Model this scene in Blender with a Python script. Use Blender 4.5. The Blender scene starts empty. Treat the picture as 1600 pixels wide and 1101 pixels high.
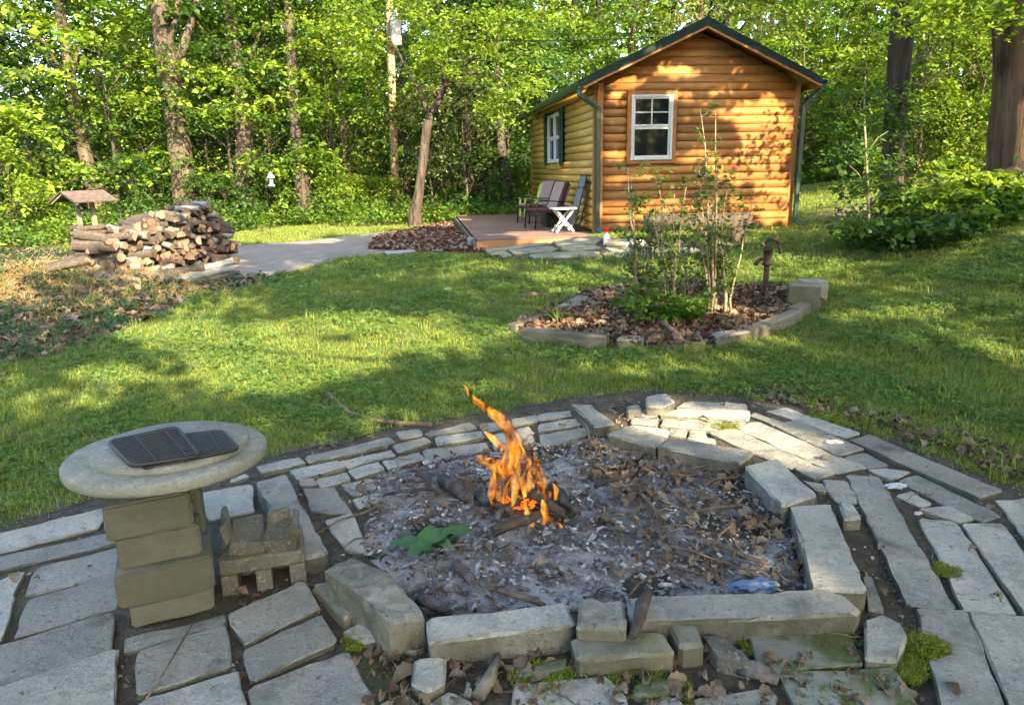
import bpy, bmesh, math, random
import numpy as np
from mathutils import Vector, Matrix, Euler, noise
R = math.radians
rnd = random.Random(7)
rng = np.random.default_rng(7)
sc = bpy.context.scene
C = sc.collection

# ------------------------------------------------------------------ camera, sky, sun, exposure
F, CX, CY, EYE = 1110.0, 800.0, 550.5, 1.5
PITCH, ROLL = math.atan(283.5 / F), R(1.2)
_f = Vector((0, math.cos(PITCH), -math.sin(PITCH)))
_u0, _r0 = Vector((0, math.sin(PITCH), math.cos(PITCH))), Vector((1, 0, 0))
_u = _u0 * math.cos(ROLL) + _r0 * math.sin(ROLL)
_r = _r0 * math.cos(ROLL) - _u0 * math.sin(ROLL)
cam = bpy.data.cameras.new('camera'); camo = bpy.data.objects.new('camera', cam); C.objects.link(camo)
cam.sensor_width = 36; cam.lens = F / 1600 * 36; cam.clip_start = .05; cam.clip_end = 400
m = Matrix.Identity(4)
for i in range(3):
    m[i][0], m[i][1], m[i][2], m[i][3] = _r[i], _u[i], -_f[i], (0, 0, EYE)[i]
camo.matrix_world = m
sc.camera = camo

SUN = Vector((.42, -.80, .54)).normalized()
SUN_EL, SUN_ROT = math.asin(SUN.z), math.atan2(SUN.x, SUN.y)
w = bpy.data.worlds.new('World'); sc.world = w; w.use_nodes = True
nt = w.node_tree; nt.nodes.clear()
o = nt.nodes.new('ShaderNodeOutputWorld'); b = nt.nodes.new('ShaderNodeBackground'); s = nt.nodes.new('ShaderNodeTexSky')
s.sky_type = 'NISHITA'; s.sun_disc = False; s.sun_elevation = SUN_EL; s.sun_rotation = SUN_ROT
s.air_density = 1.0; s.dust_density = 2.2; s.ozone_density = .9
b.inputs['Strength'].default_value = .15
nt.links.new(s.outputs[0], b.inputs[0]); nt.links.new(b.outputs[0], o.inputs[0])
sl = bpy.data.lights.new('sun', 'SUN'); slo = bpy.data.objects.new('sun', sl); C.objects.link(slo)
sl.energy = 3.8; sl.angle = R(.6); sl.color = (1, .80, .52)
slo.rotation_euler = SUN.to_track_quat('Z', 'Y').to_euler()
vs = sc.view_settings
sc.display_settings.display_device = 'sRGB'
vs.view_transform = 'Standard'; vs.look = 'None'; vs.gamma = 1; vs.use_curve_mapping = False
vs.exposure = 3.0
sc.cycles.max_bounces = 8; sc.cycles.transparent_max_bounces = 12; sc.cycles.diffuse_bounces = 4; sc.cycles.use_denoising = True

# ------------------------------------------------------------------ terrain and lay-out helpers
def ss(a, b, x):
    t = np.clip((x - a) / (b - a), 0, 1)
    return t * t * (3 - 2 * t)

def hgt(x, y):
    x = np.asarray(x, float); y = np.asarray(y, float)
    z = .25 * ss(5, 12, y)
    z = z + .20 * ss(.0, 1.5, x) * ss(9.6, 11.6, y) * (1 - ss(7, 12, x))
    z = z + .21 * np.maximum(0, np.logaddexp(0, 2.2 * (x - 3.6 - 2.6 * ss(9.5, 13, y))) / 2.2 - .04) * ss(2.8, 6.5, y)
    z = z + .30 * np.exp(-(((x + 5.9) / 1.3) ** 2 + ((y - 8.9) / .75) ** 2))
    z = z + .07 * np.exp(-(((x - 1.75) / 1.3) ** 2 + ((y - 6.6) / .75) ** 2))
    z = z + .012 * np.sin(1.7 * x + .6) * np.sin(1.3 * y) * ss(5, 8, y)
    return z

def hz(x, y): return float(hgt(x, y))

def ray(px, py): return _f + _r * ((px - CX) / F) - _u * ((py - CY) / F)

def at(px, py, z=None):
    """the point of the place seen at a photograph pixel: on the ground, or on the level z"""
    d = ray(px, py); o = Vector((0, 0, EYE))
    if z is not None:
        return o + d * ((z - EYE) / d.z)
    t = .8
    while t < 90:
        p = o + d * t
        if p.z <= hz(p.x, p.y): break
        t += .15
    a, b = t - .15, t
    for _ in range(18):
        c = (a + b) / 2; p = o + d * c
        if p.z <= hz(p.x, p.y): b = c
        else: a = c
    return o + d * b

def atY(px, py, Y):
    d = ray(px, py)
    return Vector((0, 0, EYE)) + d * (Y / d.y)

def inpoly(x, y, poly):
    x = np.asarray(x, float); y = np.asarray(y, float); r = np.zeros(x.shape, bool)
    n = len(poly)
    for i in range(n):
        x0, y0 = poly[i][0], poly[i][1]; x1, y1 = poly[(i + 1) % n][0], poly[(i + 1) % n][1]
        if y0 == y1: continue
        c = ((y0 > y) != (y1 > y)) & (x < (x1 - x0) * (y - y0) / (y1 - y0) + x0)
        r ^= c
    return r

def gpoly(pts): return [at(a, b) for a, b in pts]

# ------------------------------------------------------------------ object helpers
def tag(o, label=None, cat=None, group=None, kind=None):
    if label: o['label'] = label
    if cat: o['category'] = cat
    if group: o['group'] = group
    if kind: o['kind'] = kind
    return o

def thing(name, label, cat, loc=(0, 0, 0), rz=0, group=None, rot=None):
    o = bpy.data.objects.new(name, None); C.objects.link(o)
    o.location = loc; o.rotation_euler = rot if rot else (0, 0, rz); o.empty_display_size = .1
    return tag(o, label, cat, group)

def link(name, me, parent=None, loc=None):
    o = bpy.data.objects.new(name, me); C.objects.link(o)
    if parent: o.parent = parent
    if loc is not None: o.location = loc
    return o

def copy_tree(o, parent=None):
    c = o.copy(); C.objects.link(c)
    if parent: c.parent = parent
    for ch in list(o.children): copy_tree(ch, c)
    return c

class MB:
    """collects boxes, tubes and prisms and links them as one mesh"""
    def __init__(s): s.v = []; s.f = []; s.m = []; s.sm = []
    def add(s, vs, fs, mi=0, smooth=False):
        n = len(s.v); s.v += [tuple(v) for v in vs]
        for f in fs: s.f.append([n + i for i in f]); s.m.append(mi); s.sm.append(smooth)
        return s
    def box(s, c, d, rot=None, mi=0):
        c = Vector(c); h = Vector(d) / 2
        vs = [Vector((x * h.x, y * h.y, z * h.z)) for z in (-1, 1) for y in (-1, 1) for x in (-1, 1)]
        if rot is not None:
            M = rot if isinstance(rot, Matrix) else Euler(rot).to_matrix()
            vs = [M @ v for v in vs]
        return s.add([c + v for v in vs], [(0, 2, 3, 1), (4, 5, 7, 6), (0, 1, 5, 4), (2, 6, 7, 3), (0, 4, 6, 2), (1, 3, 7, 5)], mi)
    def bar(s, a, b, w, h=None, mi=0, up=(0, 0, 1)):
        a, b = Vector(a), Vector(b); d = b - a; L = d.length; d.normalize()
        u = Vector(up)
        if abs(d.dot(u)) > .98: u = Vector((0, 1, 0))
        x = d.cross(u).normalized(); y = x.cross(d)
        M = Matrix((x, d, y)).transposed()
        return s.box((a + b) / 2, (w, L, h or w), M, mi)
    def tube(s, path, rad, n=8, mi=0, cap=True, smooth=True, lump=0, flat=None, capmi=None):
        path = [Vector(p) for p in path]
        if not hasattr(rad, '__len__'): rad = [rad] * len(path)
        vs = []; fs = []
        x = None
        for i, p in enumerate(path):
            d = (path[min(i + 1, len(path) - 1)] - path[max(i - 1, 0)]).normalized()
            if x is None:
                x = d.orthogonal().normalized()
            else:
                x = (x - d * x.dot(d)).normalized()
            y = d.cross(x)
            for k in range(n):
                a = 2 * math.pi * k / n; r = rad[i] * (1 + (lump * (rnd.random() - .5) if lump else 0))
                vs.append(p + x * (r * math.cos(a)) + y * (r * math.sin(a) * (flat or 1)))
        for i in range(len(path) - 1):
            for k in range(n):
                a, b = i * n + k, i * n + (k + 1) % n
                fs.append((a, b, b + n, a + n))
        s.add(vs, fs, mi, smooth)
        if cap:
            q = len(s.v) - len(vs)
            cm = mi if capmi is None else capmi
            s.f.append([q + k for k in range(n)][::-1]); s.m.append(cm); s.sm.append(False)
            s.f.append([q + (len(path) - 1) * n + k for k in range(n)]); s.m.append(cm); s.sm.append(False)
        return s
    def prism(s, poly, axis, a, b, mi=0, smooth=False):
        """poly in the plane across an axis, extruded from a to b along it"""
        def P(p, t): return {'x': (t, p[0], p[1]), 'y': (p[0], t, p[1]), 'z': (p[0], p[1], t)}[axis]
        n = len(poly)
        vs = [P(p, a) for p in poly] + [P(p, b) for p in poly]
        fs = [[i, (i + 1) % n, n + (i + 1) % n, n + i] for i in range(n)]
        s.add(vs, fs, mi, smooth)
        q = len(s.v) - 2 * n
        s.f += [[q + i for i in range(n)][::-1], [q + n + i for i in range(n)]]; s.m += [mi, mi]; s.sm += [False, False]
        return s
    def lathe(s, prof, c=(0, 0, 0), n=24, mi=0, smooth=True):
        vs = [(c[0] + r * math.cos(2 * math.pi * k / n), c[1] + r * math.sin(2 * math.pi * k / n), c[2] + z) for r, z in prof for k in range(n)]
        fs = [(i * n + k, i * n + (k + 1) % n, (i + 1) * n + (k + 1) % n, (i + 1) * n + k) for i in range(len(prof) - 1) for k in range(n)]
        return s.add(vs, fs, mi, smooth)
    def mesh(s, name, mats):
        me = bpy.data.meshes.new(name); me.from_pydata(s.v, [], s.f)
        for mm in (mats if isinstance(mats, (list, tuple)) else [mats]): me.materials.append(mm)
        me.polygons.foreach_set('material_index', s.m); me.polygons.foreach_set('use_smooth', s.sm)
        bm = bmesh.new(); bm.from_mesh(me); bmesh.ops.recalc_face_normals(bm, faces=bm.faces); bm.to_mesh(me); bm.free()
        me.update(); return me
    def build(s, name, mats, parent=None, loc=None, bevel=0, seg=1):
        o = link(name, s.mesh(name, mats), parent, loc)
        if bevel: bev(o, bevel, seg)
        return o

def bev(o, wd, seg=1):
    md = o.modifiers.new('bevel', 'BEVEL'); md.width = wd; md.segments = seg; md.limit_method = 'ANGLE'; md.angle_limit = R(40)
    return o

# ------------------------------------------------------------------ materials
def mat(name, base, layers=(), rough=.85, bump=(), rv=0., spec=.25, stretch=(1, 1, 1), metallic=0, side=None, tint=None, transl=0, vcol=None):
    """Principled material: a base colour, noise layers (colour, scale, low, high), bumps (scale, depth in m)"""
    M = bpy.data.materials.new(name); M.use_nodes = True; t = M.node_tree; N, L = t.nodes, t.links
    P = N['Principled BSDF']; out = N['Material Output']
    P.inputs['Roughness'].default_value = rough; P.inputs['Specular IOR Level'].default_value = spec; P.inputs['Metallic'].default_value = metallic
    tc = N.new('ShaderNodeTexCoord'); oi = N.new('ShaderNodeObjectInfo')
    mp = N.new('ShaderNodeMapping'); mp.inputs['Scale'].default_value = stretch
    ofs = N.new('ShaderNodeVectorMath'); ofs.operation = 'SCALE'; ofs.inputs[0].default_value = (37, 71, 53); L.new(oi.outputs['Random'], ofs.inputs['Scale'])
    ad = N.new('ShaderNodeVectorMath'); ad.operation = 'ADD'; L.new(tc.outputs['Object'], ad.inputs[0]); L.new(ofs.outputs[0], ad.inputs[1])
    L.new(ad.outputs[0], mp.inputs['Vector']); V = mp.outputs[0]
    def noise(scale, detail=5, rg=.6):
        n = N.new('ShaderNodeTexNoise'); n.inputs['Scale'].default_value = scale; n.inputs['Detail'].default_value = detail; n.inputs['Roughness'].default_value = rg
        L.new(V, n.inputs['Vector']); return n.outputs['Fac']
    def mix(fac, a, b, mode='MIX'):
        x = N.new('ShaderNodeMix'); x.data_type = 'RGBA'; x.blend_type = mode
        if isinstance(fac, (int, float)): x.inputs[0].default_value = fac
        else: L.new(fac, x.inputs[0])
        for v, k in ((a, 6), (b, 7)):
            if isinstance(v, tuple): x.inputs[k].default_value = (*v[:3], 1)
            else: L.new(v, x.inputs[k])
        return x.outputs[2]
    def mr(v, lo, hi, a=0, b=1):
        x = N.new('ShaderNodeMapRange'); L.new(v, x.inputs[0])
        for k, q in zip((1, 2, 3, 4), (lo, hi, a, b)): x.inputs[k].default_value = q
        return x.outputs[0]
    col = base
    if vcol:
        a = N.new('ShaderNodeAttribute'); a.attribute_name = vcol; col = a.outputs['Color']
    for c2, scale, lo, hi in layers:
        col = mix(mr(noise(scale), lo, hi), col, c2)
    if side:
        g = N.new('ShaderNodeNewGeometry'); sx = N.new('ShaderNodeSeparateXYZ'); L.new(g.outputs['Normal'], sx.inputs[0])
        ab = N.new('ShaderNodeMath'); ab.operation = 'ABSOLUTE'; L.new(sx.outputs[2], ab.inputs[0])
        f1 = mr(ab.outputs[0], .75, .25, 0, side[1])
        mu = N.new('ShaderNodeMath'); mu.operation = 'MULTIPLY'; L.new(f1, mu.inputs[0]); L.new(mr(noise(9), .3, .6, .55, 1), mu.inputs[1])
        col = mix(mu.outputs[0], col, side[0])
    if tint:
        a = N.new('ShaderNodeAttribute'); a.attribute_name = 'tint'
        col = mix(a.outputs['Fac'], col, tint)
    if rv:
        h = N.new('ShaderNodeHueSaturation'); L.new(mr(oi.outputs['Random'], 0, 1, 1 - rv, 1 + rv), h.inputs['Value'])
        if isinstance(col, tuple): h.inputs['Color'].default_value = (*col, 1)
        else: L.new(col, h.inputs['Color'])
        col = h.outputs[0]
    if isinstance(col, tuple): P.inputs['Base Color'].default_value = (*col, 1)
    else: L.new(col, P.inputs['Base Color'])
    nrm = None
    for scale, depth in bump:
        bp = N.new('ShaderNodeBump'); bp.inputs['Distance'].default_value = depth; bp.inputs['Strength'].default_value = 1
        L.new(noise(scale, 6, .65), bp.inputs['Height'])
        if nrm: L.new(nrm, bp.inputs['Normal'])
        nrm = bp.outputs[0]
    if nrm: L.new(nrm, P.inputs['Normal'])
    if transl:
        T = N.new('ShaderNodeBsdfTranslucent'); ms = N.new('ShaderNodeMixShader'); ms.inputs[0].default_value = transl
        if isinstance(col, tuple): T.inputs[0].default_value = (*col, 1)
        else:
            q = mix(1.0, col, (1.35, 1.25, .5), 'MULTIPLY'); L.new(q, T.inputs[0])
        L.new(P.outputs[0], ms.inputs[1]); L.new(T.outputs[0], ms.inputs[2]); L.new(ms.outputs[0], out.inputs[0])
    return M

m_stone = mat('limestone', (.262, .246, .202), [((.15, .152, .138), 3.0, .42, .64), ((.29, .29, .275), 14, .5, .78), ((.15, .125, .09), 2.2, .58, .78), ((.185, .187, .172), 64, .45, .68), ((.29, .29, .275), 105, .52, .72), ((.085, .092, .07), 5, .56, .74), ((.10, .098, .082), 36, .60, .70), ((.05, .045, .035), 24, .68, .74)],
              bump=((4, .025), (9, .018), (34, .009), (90, .005)), rv=.28, side=((.062, .062, .036), .9))  # upright faces mossy olive, darkened further for the shade on them
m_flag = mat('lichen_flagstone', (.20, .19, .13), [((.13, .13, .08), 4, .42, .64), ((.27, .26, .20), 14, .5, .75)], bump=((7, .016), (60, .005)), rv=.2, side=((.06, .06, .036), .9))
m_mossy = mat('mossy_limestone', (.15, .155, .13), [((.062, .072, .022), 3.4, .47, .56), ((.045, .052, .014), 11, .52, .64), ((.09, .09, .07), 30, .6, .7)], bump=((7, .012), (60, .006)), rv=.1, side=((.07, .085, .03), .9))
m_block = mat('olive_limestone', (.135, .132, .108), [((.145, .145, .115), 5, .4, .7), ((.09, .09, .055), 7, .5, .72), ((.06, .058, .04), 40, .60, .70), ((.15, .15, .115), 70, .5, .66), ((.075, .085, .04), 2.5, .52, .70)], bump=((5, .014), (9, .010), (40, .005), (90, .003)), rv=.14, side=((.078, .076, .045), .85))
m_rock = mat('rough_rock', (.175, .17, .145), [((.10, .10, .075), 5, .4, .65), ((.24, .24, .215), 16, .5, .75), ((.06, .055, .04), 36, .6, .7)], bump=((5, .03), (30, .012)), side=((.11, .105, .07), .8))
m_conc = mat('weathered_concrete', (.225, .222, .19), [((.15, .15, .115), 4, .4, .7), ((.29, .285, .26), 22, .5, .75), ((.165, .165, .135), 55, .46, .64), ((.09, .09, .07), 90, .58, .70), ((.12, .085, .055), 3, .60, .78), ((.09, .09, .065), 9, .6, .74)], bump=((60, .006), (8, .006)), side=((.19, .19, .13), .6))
m_cinder = mat('cinder_concrete', (.125, .118, .09), [((.075, .07, .052), 6, .4, .65), ((.20, .19, .165), 70, .55, .68)], bump=((80, .012), (14, .008)))
m_soil = mat('soil', (.052, .042, .032), [((.10, .085, .066), 9, .48, .72), ((.035, .028, .022), 22, .45, .65), ((.05, .06, .02), 2.5, .55, .7), ((.2, .18, .15), 90, .62, .7)], bump=((14, .03), (70, .012)))
m_ground = mat('lawn_soil', (.05, .05, .02), [((.045, .04, .022), 3, .5, .7)], bump=((10, .04),), vcol='soil_colour')
m_ash = mat('ash_bed', (.13, .118, .11), [((.34, .335, .345), 3.0, .42, .60), ((.48, .48, .52), 11, .55, .75), ((.030, .027, .026), 8, .52, .66), ((.085, .06, .042), 4, .50, .66)], bump=((10, .05), (45, .025)))
m_ashchip = mat('ash_flake', (.24, .24, .25), [((.05, .045, .045), 4, .4, .6), ((.34, .34, .36), 9, .5, .7)], rv=.7, bump=((40, .01),))
m_char = mat('charred_wood', (.04, .034, .03), [((.12, .115, .115), 12, .5, .7), ((.09, .06, .04), 5, .5, .7)], bump=((30, .012),), rv=.3)
m_leafdry = mat('dry_leaf', (.085, .05, .03), [((.14, .10, .065), 6, .45, .65)], rough=.8, rv=.45, transl=.2)
m_leafpale = mat('pale_dry_leaf', (.15, .115, .08), [((.09, .065, .045), 8, .45, .65)], rough=.8, rv=.35, transl=.15)
m_chip = mat('mulch_chip', (.07, .032, .023), [((.12, .065, .048), 9, .45, .65)], rv=.5)
m_chipred = mat('red_mulch_chip', (.05, .014, .012), [((.09, .032, .026), 9, .45, .65)], rv=.5)
m_bark = mat('grey_brown_bark', (.075, .058, .042), [((.125, .10, .072), 9, .45, .66), ((.04, .03, .022), 14, .5, .65)], stretch=(1, 1, .22), bump=((16, .05), (60, .014)), rv=.15)
m_bark2 = mat('dark_furrowed_bark', (.055, .042, .031), [((.10, .078, .056), 8, .45, .66), ((.025, .02, .016), 12, .48, .62)], stretch=(1, 1, .16), bump=((14, .08), (50, .02)))
m_bark3 = mat('brown_bark', (.135, .08, .05), [((.21, .13, .085), 5, .45, .66), ((.055, .03, .02), 7, .5, .62)], stretch=(1, 1, .12), bump=((9, .12), (40, .02)))
m_pole = mat('pale_pole_wood', (.27, .20, .12), [((.18, .13, .075), 9, .4, .7)], stretch=(1, 1, .15), bump=((20, .01),))
m_twig = mat('twig_bark', (.15, .11, .075), [((.08, .055, .04), 20, .4, .6)], bump=((40, .004),), rv=.25)
m_stem = mat('pale_stem', (.24, .20, .13), [((.13, .10, .06), 20, .4, .6)], rv=.2)
m_log = mat('stained_log', (.30, .135, .036), [((.21, .085, .021), 4, .42, .64), ((.38, .185, .06), 11, .5, .75), ((.10, .038, .013), 30, .60, .70), ((.06, .026, .010), 17, .68, .73), ((.16, .07, .025), 1.6, .54, .70)], stretch=(.10, 1, 1), bump=((30, .005), (8, .006)), rough=.6, spec=.25, rv=.20)
m_logside = mat('bounce_lit_log', (.43, .255, .05), [((.34, .19, .036), 5, .42, .66), ((.50, .31, .08), 11, .5, .75), ((.26, .15, .04), 26, .62, .74)], stretch=(1, .12, 1), bump=((30, .004),), rough=.45, spec=.4, rv=.10)  # side-wall logs: yellow bounce light from the woods put into the colour
m_trim = mat('stained_trim', (.29, .12, .036), [((.21, .08, .022), 9, .4, .7)], bump=((30, .003),), rough=.5)
m_green = mat('green_metal', (.008, .030, .021), [((.013, .045, .032), 3, .4, .7)], rough=.38, spec=.5)
m_shutter = mat('green_shutter', (.012, .045, .025), rough=.5)
m_roof = mat('dark_green_metal_roof', (.008, .018, .013), [((.013, .026, .019), 2, .4, .7)], rough=.7, spec=.12)
m_white = mat('white_vinyl', (.50, .495, .45), [((.38, .375, .34), 5, .45, .75)], rough=.45)
m_glass = mat('window_glass', (.008, .010, .010), rough=.05, spec=.16)
m_dark = mat('dark_interior', (.012, .011, .010))
m_deck = mat('deck_stain', (.135, .090, .070), [((.095, .062, .049), 5, .4, .68), ((.20, .12, .092), 13, .52, .75)], stretch=(.15, 1, 1), bump=((25, .004),), rv=.12)
m_deckside = mat('fascia_wood', (.30, .15, .065), [((.20, .10, .045), 5, .4, .68)], stretch=(.2, 1, 1), bump=((25, .004),))
m_timber = mat('weathered_timber', (.125, .115, .085), [((.07, .065, .048), 6, .4, .65), ((.18, .17, .13), 14, .5, .75)], stretch=(.25, 1, 1), bump=((20, .014),), rv=.15)
m_drive = mat('driveway_concrete', (.165, .145, .125), [((.12, .105, .09), 1.2, .42, .66), ((.21, .19, .165), 6, .5, .75)], bump=((30, .006),))
m_iron = mat('black_iron', (.009, .008, .009), [((.022, .016, .014), 20, .5, .7)], rough=.5, spec=.5, bump=((60, .002),))
m_rust = mat('rusty_iron', (.05, .024, .016), [((.02, .014, .011), 14, .4, .65), ((.085, .04, .022), 30, .55, .75)], rough=.75, bump=((40, .006),))
m_black = mat('black_paint', (.014, .014, .015), rough=.45, spec=.4)
m_sling = mat('grey_sling_fabric', (.13, .13, .13), [((.18, .18, .18), 60, .45, .6)], rough=.8)
m_cush = mat('maroon_cushion', (.085, .030, .030), rough=.85)
m_stripe = mat('pale_stripe', (.42, .34, .28), rough=.85)
m_plast = mat('white_plastic', (.50, .50, .48), rough=.35)
m_red = mat('red_plastic', (.55, .02, .015), rough=.35)
m_limeplast = mat('lime_plastic', (.38, .48, .10), rough=.45)
m_paper = mat('white_paper', (.40, .41, .44), [((.27, .27, .28), 30, .45, .6)], rough=.8)
m_bluewrap = mat('blue_wrapper', (.07, .12, .22), [((.25, .29, .34), 12, .5, .62)], rough=.4)
m_barkA = mat('firewood_bark', (.06, .048, .04), [((.125, .11, .092), 10, .45, .66), ((.055, .04, .03), 18, .5, .65)], stretch=(1, 1, .3), bump=((25, .02),), rv=.3)
m_barkB = mat('pale_birch_bark', (.23, .23, .20), [((.13, .13, .11), 9, .42, .6), ((.10, .095, .08), 26, .58, .7)], stretch=(1, 1, 1.6), bump=((30, .008),), rv=.2)
m_cut = mat('cut_wood', (.185, .13, .08), [((.11, .078, .052), 10, .4, .65), ((.10, .07, .05), 18, .52, .70)], bump=((40, .006),), rv=.45)
m_split = mat('split_wood', (.13, .095, .068), [((.085, .052, .034), 8, .4, .65), ((.08, .055, .04), 20, .52, .7)], stretch=(1, 1, .15), bump=((25, .012),), rv=.3)
m_shingle = mat('well_shingle', (.06, .045, .038), [((.10, .075, .062), 12, .45, .7)], bump=((30, .008),), rv=.2)
m_carpaint = mat('pale_car_paint', (.36, .40, .35), rough=.3, spec=.4)

def leafmat(name, a, b, tr=.48, rv=.10):
    return mat(name, a, tint=b, rough=.55, spec=.25, transl=tr, rv=rv)
m_lf = [leafmat('mid_green_leaf', (.045, .105, .016), (.125, .21, .028)),
        leafmat('deep_green_leaf', (.028, .072, .018), (.075, .15, .026)),
        leafmat('yellow_green_leaf', (.08, .155, .016), (.20, .285, .032)),
        leafmat('blue_green_leaf', (.03, .075, .032), (.07, .13, .045)),
        leafmat('pale_leaf', (.13, .18, .06), (.24, .29, .11))]
m_grass = leafmat('grass_blade', (.088, .145, .026), (.23, .265, .055), .40, 0)
m_clover = leafmat('clover_leaf', (.055, .12, .022), (.15, .22, .045), .36, 0)
m_drygrass = leafmat('dry_grass_blade', (.20, .155, .07), (.28, .22, .10), .25, 0)
m_moss = leafmat('moss_tuft', (.09, .125, .012), (.18, .215, .022), .25, 0)

# ------------------------------------------------------------------ leaves and scattered stuff
def leaf_arrays(cen, size, g, droop=.3, aspect=.6, roll=.5):
    n = len(cen); yaw = g.uniform(0, 2 * np.pi, n); p = g.normal(droop, .38, n); ro = g.normal(0, roll, n)
    d = np.stack([np.cos(yaw) * np.cos(p), np.sin(yaw) * np.cos(p), -np.sin(p)], 1)
    s0 = np.stack([-np.sin(yaw), np.cos(yaw), np.zeros(n)], 1); u0 = np.cross(d, s0)
    s = s0 * np.cos(ro)[:, None] + u0 * np.sin(ro)[:, None]; nn = np.cross(d, s)
    L = size[:, None]; Wd = L * aspect / 2; mid = cen - d * L * .05; fold = nn * L * .10
    return np.stack([cen - d * L / 2, mid - s * Wd + fold, cen + d * L / 2, mid + s * Wd + fold], 1).reshape(-1, 3)

def kite_mesh(name, V, mats, tint, mi=None):
    n = len(V) // 4; me = bpy.data.meshes.new(name)
    me.vertices.add(4 * n); me.vertices.foreach_set('co', V.astype(np.float32).ravel())
    base = (np.arange(n) * 4)[:, None]
    idx = (base + np.array([[0, 1, 2, 0, 2, 3]])).ravel()
    me.loops.add(6 * n); me.loops.foreach_set('vertex_index', idx.astype(np.int32))
    me.polygons.add(2 * n); me.polygons.foreach_set('loop_start', (np.arange(2 * n) * 3).astype(np.int32))
    me.update(calc_edges=True)
    a = me.attributes.new('tint', 'FLOAT', 'POINT'); a.data.foreach_set('value', np.repeat(tint, 4).astype(np.float32))
    for q in mats: me.materials.append(q)
    if mi is not None: me.polygons.foreach_set('material_index', np.repeat(mi, 2).astype(np.int32))
    return me

def leaves(name, cen, size, mats, g=rng, parent=None, tint=None, droop=.3, aspect=.6, roll=.5, mi=None):
    cen = np.asarray(cen, float); size = np.broadcast_to(np.asarray(size, float), (len(cen),)).copy()
    if tint is None: tint = g.uniform(0, 1, len(cen))
    me = kite_mesh(name, leaf_arrays(cen, size, g, droop, aspect, roll), mats if isinstance(mats, list) else [mats], np.clip(tint, 0, 1), mi)
    return link(name, me, parent)

def sprays(clumps, per, rad, flat, g, arch=.25):
    """leaf centres in flattened, slightly arching sprays round the clump centres"""
    clumps = np.asarray(clumps, float); n = len(clumps)
    a = g.uniform(0, 2 * np.pi, (n, per)); r = np.sqrt(g.uniform(0, 1, (n, per))) * np.asarray(rad).reshape(-1, 1)
    tilt = g.normal(0, .22, (n, 2))
    x = r * np.cos(a); y = r * np.sin(a); z = g.normal(0, flat, (n, per)) - arch * r * r / np.maximum(np.asarray(rad).reshape(-1, 1), .01) + x * tilt[:, :1] + y * tilt[:, 1:]
    P = clumps[:, None, :] + np.stack([x, y, z], 2)
    t = np.repeat(g.uniform(.05, .95, n), per) + g.normal(0, .18, n * per)
    return P.reshape(-1, 3), t

def scatter(name, protos, P, mats=None, scale=(.8, 1.2), tilt=.15, label=None, parent=None, pick=None, g=rng, rot=None, kind='stuff'):
    """many small pieces that nobody could count: one object, its pieces set on points"""
    P = np.asarray(P, float); n = len(P)
    col = bpy.data.collections.new(name + '_pieces')
    for k, me in enumerate(protos):
        po = bpy.data.objects.new('piece_%02d' % k, me); col.objects.link(po)
    me = bpy.data.meshes.new(name); me.vertices.add(n); me.vertices.foreach_set('co', P.astype(np.float32).ravel())
    rr = np.stack([g.normal(0, tilt, n), g.normal(0, tilt, n), g.uniform(0, 6.283, n)], 1) if rot is None else rot
    a = me.attributes.new('rot', 'FLOAT_VECTOR', 'POINT'); a.data.foreach_set('vector', rr.astype(np.float32).ravel())
    scl = g.uniform(scale[0], scale[1], n) if np.ndim(scale) == 1 and len(scale) == 2 else np.asarray(scale)
    a = me.attributes.new('scl', 'FLOAT', 'POINT'); a.data.foreach_set('value', scl.astype(np.float32))
    a = me.attributes.new('pick', 'INT', 'POINT'); a.data.foreach_set('value', (g.integers(0, len(protos), n) if pick is None else pick).astype(np.int32))
    o = link(name, me, parent)
    if kind: o['kind'] = kind
    if label: o['label'] = label
    T = bpy.data.node_groups.new(name, 'GeometryNodeTree'); N, L = T.nodes, T.links
    T.interface.new_socket('Geometry', in_out='INPUT', socket_type='NodeSocketGeometry'); T.interface.new_socket('Geometry', in_out='OUTPUT', socket_type='NodeSocketGeometry')
    gi, go = N.new('NodeGroupInput'), N.new('NodeGroupOutput')
    ci = N.new('GeometryNodeCollectionInfo'); ci.inputs['Collection'].default_value = col; ci.inputs['Separate Children'].default_value = True; ci.inputs['Reset Children'].default_value = True
    ip = N.new('GeometryNodeInstanceOnPoints'); ip.inputs['Pick Instance'].default_value = True
    for nm, dt, sk in (('rot', 'FLOAT_VECTOR', 'Rotation'), ('scl', 'FLOAT', 'Scale'), ('pick', 'INT', 'Instance Index')):
        q = N.new('GeometryNodeInputNamedAttribute'); q.data_type = dt; q.inputs[0].default_value = nm
        L.new(q.outputs[0], ip.inputs[sk])
    L.new(gi.outputs[0], ip.inputs['Points']); L.new(ci.outputs[0], ip.inputs['Instance']); L.new(ip.outputs[0], go.inputs[0])
    o.modifiers.new('scatter', 'NODES').node_group = T
    return o

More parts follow.
